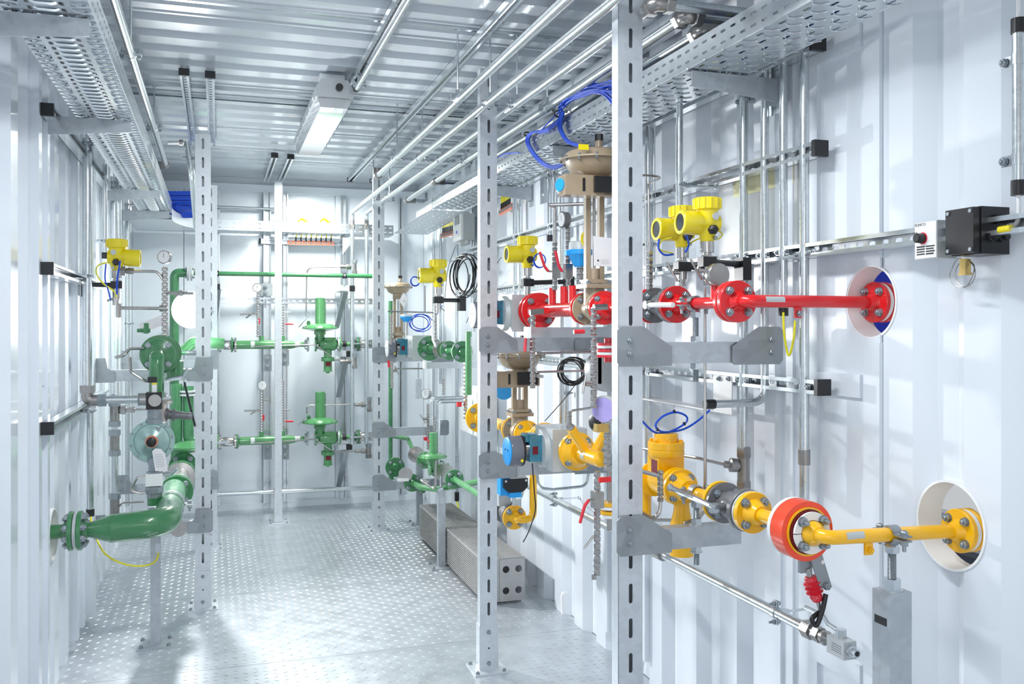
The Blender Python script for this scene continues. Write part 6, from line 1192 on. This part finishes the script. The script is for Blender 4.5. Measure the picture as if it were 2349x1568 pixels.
# flanges further back on the low line
t = thing('green_pipe', 'receding low green pipe with large flanges behind the left post', 'pipe', (XG+.05, 5.2, .65)); zl_ = .65
for y, s_, R in ((4.98, -1, .082), (5.015, 1, .082), (5.5, -1, .082), (5.54, 1, .082), (5.9, -1, .082)): flange(t, (XG+.055, y, zl_), (0, s_, 0), R, .018, M_green, 8 if False else 4, .0145, .035, .03)
elbowed(t, [(XG+.055, 4.85, zl_), (XG+.055, 6.3, zl_)], .03, M_green, 0)
t = thing('ball_valve', 'steel valve with small round disc and pale lever left of the left post', 'valve', (XG+.1, 5.25, zl_)); part('body', MB().lathe((XG+.055, 5.03, zl_), (0, 1, 0), [(0, .08), (.016, .08), (.02, .05), (.2, .06), (.43, .05), (.435, .08), (.45, .08)], 28), M_sts, t); part('round_disc', MB().lathe(at(410, 1122, y=5.0), (.3, -1, 0), [(-.02, .02), (-.02, .038), (0, .038)], 26), M_sts, t); part('lever', MB().tube([at(418, 1130, y=4.95), at(424, 1112, y=4.95)], .008, 8, 0), M_zinc, t)
# upright part: stub, white block, dish regulator, black valve
ty = 4.50; A_ = AY(ty); X_ = A_(354, 1100).x
t = thing('green_pipe', 'upright green stub rising from the big green bend', 'pipe', A_(356, 1170)); part('tube', MB().cyl(V((X_, ty, z0+.03)), V((X_, ty, A_(356, 1140).z)), .031, 18), M_green, t)
zb = A_(356, 1140).z; f, q = stack(t, V((X_, ty, zb)), UP, [(.018, .034, 14), (.035, .040, 6)], M_bolt, 'union'); 
t = thing('block_valve', 'cream white cube valve body below the dish regulator', 'valve', A_(354, 1100)); zc0 = q.z+.004; zc1 = A_(354, 1084).z; part('cube', MB().box((X_-.036, ty-.036, zc0), (X_+.036, ty+.036, zc1)), M_white, t, smooth=False); part('collar', MB().lathe((X_, ty, zc1), UP, [(0, .036), (.008, .036), (.010, .027), (.04, .027)], 8), M_bolt, t)
part('lever', MB().tube([V((X_+.036, ty, (zc0+zc1)/2+.02)), V((X_+.075, ty-.01, (zc0+zc1)/2+.02)), V((X_+.10, ty-.02, (zc0+zc1)/2+.045))], .010, 10, .01), M_zinc, t)
part('impulse_line', MB().tube([V((X_-.034, ty, zc1-.008)), V((X_-.075, ty, zc1-.02)), V((X_-.105, ty, zc0-.02)), V((X_-.06, ty, zc0-.035)), V((X_-.03, ty, zc0-.032))], .006, 8, .03), M_sts, t)
t = thing('dish_regulator', 'round greenish zinc dish regulator with black centre knob', 'regulator', A_(348, 1012)); c = A_(348, 1012); R = .100; d_ = V((0, -1, 0))
m = MB(); m.lathe(c+V((0, .035, 0)), d_, [(0, R*.55), (.010, R*.9), (.018, R), (.026, R), (.030, R*.985), (.030, R*.80), (.018, R*.76), (.022, R*.5), (.034, R*.25), (.036, R*.2)], 48); ds = part('dish', m, M_zincrb, t)
for k in range(10): a = k*2*PI/10+.2; bolt(c+V((R*.90*math.cos(a), .005, R*.90*math.sin(a))), d_, .005, ds, L=.001)
part('knob', MB().lathe(c+V((0, .0, 0)), d_, [(0, .026), (.004, .026), (.005, .022), (.035, .022), (.038, .018)], 26), M_black, t); part('knob_ring', MB().ring(c+V((0, .0, 0)), d_, .022, .028, .008, 26), M_copper, t)
part('triangle_mark', MB().lathe(c+V((.028, .012, .055)), d_, [(0, .016), (.0012, .016)], 3, ph=PI/6), M_gus, t); part('back_housing', MB().lathe(c+V((0, .035, 0)), (0, 1, 0), [(0, .07), (.05, .055), (.12, .055)], 28), M_sts, t); part('type_label', MB().box(c+V((.045, .0165, -.005)), c+V((.07, .018, .03))), M_lgrey, t, smooth=False)
m = MB(); m.lathe(V((X_, ty, zc1+.04)), UP, [(0, .03), (c.z-R-zc1-.035+.02, .03)], 8); part('hex_neck', m, M_bolt, t); part('hex_neck', MB().lathe(V((X_, ty, c.z+R-.015)), UP, [(0, .036), (.02, .036), (.022, .030), (.065, .030)], 8), M_bolt, t)
t = thing('angle_valve', 'black valve block with elbow and handle above the dish regulator', 'valve', V((X_, ty, ez))); zt3 = c.z+R+.05; part('block', MB().box((X_-.034, ty-.034, zt3), (X_+.034, ty+.04, ez+.035)), M_black, t, smooth=False)
part('elbow', MB().tube([V((e2.x+.0, ty+.02, ez)), V((X_+.005, ty+.02, ez)), V((X_+.005, ty-.05, ez))], .028, 14, .03), M_sts, t); part('stem', MB().cyl(V((X_, ty, ez+.035)), V((X_, ty, ez+.085)), .012, 12), M_white, t); part('yellow_ring', MB().cyl(V((X_, ty, ez+.07)), V((X_, ty, ez+.078)), .013, 12), M_lemon, t); part('handle', MB().box((X_-.028, ty-.014, ez+.080), (X_+.012, ty+.014, ez+.105)), M_black, t, smooth=False)
t = thing('paper_tag', 'white printed paper tag hanging from the dish regulator', 'tag', A_(365, 1050)); a = AY(ty-.045); c4 = [a(349, 1035), a(356, 1028), a(369, 1029), a(379, 1040), a(385, 1080), a(356, 1080)]
n = len(c4); part('sheet', MB().add(c4+[p+V((0, .002, 0)) for p in c4], [tuple(range(n)), tuple(range(2*n-1, n-1, -1))]+[(i, n+i, n+(i+1) % n, (i+1) % n) for i in range(n)]), M_paper, t, smooth=False)
for k in range(7): part('printed_line', MB().cbox(a(364+k*.7, 1042+k*4.5)+V((0, -.0008, 0)), (.034, .0006, .0025)), M_lgrey, t)
# second column behind: flange, strainer
t = thing('green_pipe', 'thick green pipe bending down out of the filter pot to a level flange', 'pipe', (XG, 4.5, 1.3)); zf = 1.365; xv = -.259
py_ = 4.53; elbowed(t, [(xv-.006, 4.64, zf-.005), (xv-.006, py_, zf-.005), (xv-.006, py_, 1.17)], .0335, M_green, .05, n=20); flange(t, (xv-.006, 4.655, zf), (0, -1, 0), .083, .02, M_green, 4, .0145, .05, .012, rp=.74)
flange(t, (xv-.006, py_+.04, 1.165), (0, 0, 1), .062, .012, M_lgrey, 4, .012, .034, .02); part('tape_mark', MB().box((xv+.026, py_-.02, 1.20), (xv+.0275, py_+.01, 1.235)), M_lgrey, t)
t = thing('strainer', 'dark steel body between level flange and dish regulator with side plug', 'valve', (xv, 4.6, 1.08)); part('body', MB().lathe((xv, 4.60, 1.15), -UP, [(0, .062), (.014, .062), (.016, .038), (.14, .038)], 24), M_sts, t); part('side_plug', MB().lathe(at(385, 950, y=4.6), (1, -.1, -.1), [(-.03, .03), (.0, .03), (.004, .022), (.02, .022), (.022, .03), (.03, .03), (.034, .02), (.09, .017), (.092, .02), (.11, .016)], 14), M_cgrey, t)
t = FP = thing('filter_pot', 'green filter pot with three thick bolted flanges left of the flash lamp', 'vessel', (xv, 4.8, zf))
for y, s_ in ((4.685, 1), (4.80, -1), (4.83, 1)): flange(t, (xv, y, zf), (0, s_, 0), .083, .022, M_green, 4, .0145, .06, .02, rp=.74)
part('shell', MB().cyl((xv, 4.68, zf), (xv, 5.05, zf), .068, 30), M_green, t); part('seal_ring', MB().ring((xv, 4.698, zf), (0, 1, 0), .06, .0835, .004, 40), M_lgrey, t); part('foot_boss', MB().cyl((xv+.06, 4.9, zf-.13), (xv+.06, 4.9, zf-.04), .04, 18), M_green, t)
part('drain_line', MB().tube([(xv-.07, 4.64, zf+.03), (xv-.13, 4.62, zf+.03), (xv-.15, 4.6, zf-.0), (xv-.19, 4.6, zf-.01)], .007, 8, .03), M_sts, t); part('drain_line', MB().tube([(xv-.13, 4.62, zf-.01), (xv-.125, 4.62, zf-.08), (xv-.06, 4.62, zf-.125), (xv-.0, 4.62, zf-.12)], .007, 8, .03), M_sts, t); part('small_valve', MB().cyl((xv-.06, 4.66, zf+.10), (xv-.06, 4.66, zf+.15), .012, 8).cyl((xv-.10, 4.66, zf+.115), (xv-.04, 4.66, zf+.115), .009, 8), M_green, t)
part('cross_stub', MB().tube([(xv+.03, 4.64, zf-.12), (xv+.10, 4.64, zf-.11), (xv+.13, 4.64, zf-.07)], .010, 8, .02), M_zinc, t); part('side_boss', MB().cyl((xv+.09, 4.9, zf+.0), (xv+.16, 4.88, zf-.0), .012, 8), M_zinc, t)
elbowed(FP, [(xv+.09, 5.25, zf+.0), (xv+.14, 5.25, zf+.05), (xv+.3, 5.25, zf+.04)], .03, M_green2, .05, 'side_elbow')
a = AY(4.72); gt = tower('tall steel fitting tower with round gauge left of the flash lamp', 378, 772, 612, 4.72, .0145); gauge_on(gt, at(379, 590, y=4.72), (-.35, -1, 0), .031); part('side_valve', MB().lathe(a(384, 672), (1, 0, 0), [(0, .009), (.05, .009), (.052, .014), (.07, .014), (.074, .008), (.12, .008)], 8), M_sts, gt); part('t_bar', MB().cyl(a(402, 680), a(416, 666), .005, 8), M_sts, gt)
part('impulse_line', MB().tube([a(290, 622), a(360, 622), a(380, 650)], .0068, 10, .035), M_sts, gt); part('impulse_line', MB().tube([a(270, 706), a(374, 707)], .0078, 10, .03), M_sts, gt); part('collar', MB().cyl(a(366, 707), a(384, 707), .016, 12), M_sts, gt)
t = thing('paper_tag', 'folded printed paper tag sticking out left of the tall fitting tower', 'tag', a(345, 745)); c4 = [a(318, 742), a(372, 722), a(374, 745), a(325, 765)]
part('sheet', MB().add(c4+[p+V((0, .003, 0)) for p in c4], [(0, 1, 2, 3), (7, 6, 5, 4), (0, 4, 5, 1), (1, 5, 6, 2), (2, 6, 7, 3), (3, 7, 4, 0)]), M_paper, t, smooth=False)
# left transmitter
p = at(268, 590, y=4.72); tr = transmitter('yellow pressure transmitter on the left wall with drooping wires', p, 1.15, fdir=(1, -.05, -.02), neck=.12, arm=(XL+.05, 4.72, 0)); m = MB(); a2 = AY(4.72); part('manifold', MB().cyl(a2(266, 640), a2(266, 700), .016, 10), M_sts, tr); part('hex_side', MB().lathe(a2(272, 621), (1, 0, 0), [(0, .026), (.03, .026), (.032, .014), (.05, .018), (.07, .014)], 6), M_fit, tr); part('t_bar', MB().cyl(a2(246, 690), a2(272, 680), .006, 8), M_sts, tr); part('drain_cock', MB().cyl(a2(272, 695), a2(272, 728), .013, 8), M_sts, tr)
a = AY(4.64); cable('yellow wire arc left of the left transmitter', [a(246, 602), a(226, 608), a(221, 625), a(235, 648), a(262, 668), a(267, 682)], .0035, M_gy); cable('blue wire in front of the left transmitter', [a(276, 598), a(269, 640), a(268, 675)], .0045, M_blue); cable('blue wire behind the arm of the left transmitter', [a(243, 605), a(241, 640), a(248, 665), a(254, 688)], .0035, M_blue)
# tall green pipes behind
t = thing('green_pipe', 'tall green riser with bend at top joining a small flange, left back corner', 'pipe', at(402, 700, y=7.3)); p = at(400, 620, y=7.3); hz_ = q0.z; hz_ = at(438, 626, y=7.3).z
elbowed(t, [V((p.x, 7.3, .62)), V((p.x, 7.3, hz_)), V((at(428, 626, y=7.3).x, 7.3, hz_))], .0335, M_green, .08); fx = at(431, 626, y=7.3).x; part('reducer', MB().lathe((fx-.05, 7.3, hz_), (1, 0, 0), [(0, .0335), (.05, .018)], 18), M_green, t); flange(t, (fx+.0, 7.3, hz_), (-1, 0, 0), .058, .014, M_lgrey, 4, .011, .019, .01); flange(t, (fx+.025, 7.3, hz_), (1, 0, 0), .058, .014, M_lgrey, 4, .011, .019, .01)
t = thing('green_pipe', 'two storey green riser with level flanges just left of the left post', 'pipe', at(432, 950, y=6.2)); a = AY(6.2); elbowed(t, [a(432, 885), a(432, 1014), a(470, 1014)], .033, M_green, .08); elbowed(t, [a(405, 880), a(405, 1110)], .036, M_green, 0, 'second_tube'); flange(t, a(432, 905), (0, 0, 1), .06, .012, M_lgrey, 4, .011, .034, .01); flange(t, a(432, 897), (0, 0, -1), .06, .012, M_lgrey, 4, .011, .034, .01)
t = thing('pressure_regulator', 'green dish shaped regulator head seen edge on left of the left post', 'regulator', at(430, 1028, y=6.0)); part('dish', MB().lathe(at(432, 1036, y=5.9), UP, [(0, .05), (.02, .12), (.03, .13), (.038, .13), (.04, .11), (.065, .04)], 36), M_green2, t)
t = thing('black_lead', 'black lead slanting beside the left post below the gusset', 'cable', at(425, 880, y=5.05)); part('lead', MB().tube([at(424, 878, y=5.094), at(424, 882, y=5.06), at(447, 975, y=5.07), at(447, 976, y=5.108)], .006, 8, 0), M_black, t)
# flash lamp
t = thing('flash_lamp', 'glaring round photographic flash lamp half hidden behind the left post', 'lamp', (-.15, 5.8, 1.2)); c = V((-.147, 5.86, 1.60)); part('lamp_head', MB().lathe(c+V((0, .12, 0)), (0, -1, 0), [(0, .04), (.02, .06), (.11, .115), (.115, .115)], 32), M_black, t); part('flash_disc', MB().cyl(c+V((0, .0, 0)), c+V((0, -.006, 0)), .112, 32), M_emit, t); part('holder', MB().tube([(c.x, c.y+.1, c.z), (c.x+.08, c.y+.3, c.z), (-.03, 6.45, c.z)], .012, 8, .05), M_zinc, t)
import OpenImageIO as o, sys, numpy as np
b=o.ImageBuf('/workdir/render_main.png'); a=b.get_pixels(o.FLOAT); h,w=a.shape[:2]; s=w/2349
pts={'Rwall_low(2250,1400)':(2250,1400),'Rwall_up(2100,250)':(2100,250),'Rwall_mid(1330,1150)':(1330,1150),'back(560,900)':(560,900),'back_up(720,440)':(820,440),'ceil(560,80)':(560,80),'ceil2(560,300)':(560,300),'Lwall(30,600)':(30,600),'Lwall2(150,1100)':(150,1100),'floor(800,1300)':(800,1300),'floor_near(900,1500)':(900,1500),'floorfar(750,1190)':(750,1190),'postE(1447,450)':(1432,450),'postD':(1110,600)}
for k,(x,y) in pts.items():
    x,y=int(x*s),int(y*s); p=a[y-3:y+4,x-3:x+4,:3].mean((0,1))*255; print(k,p.astype(int))
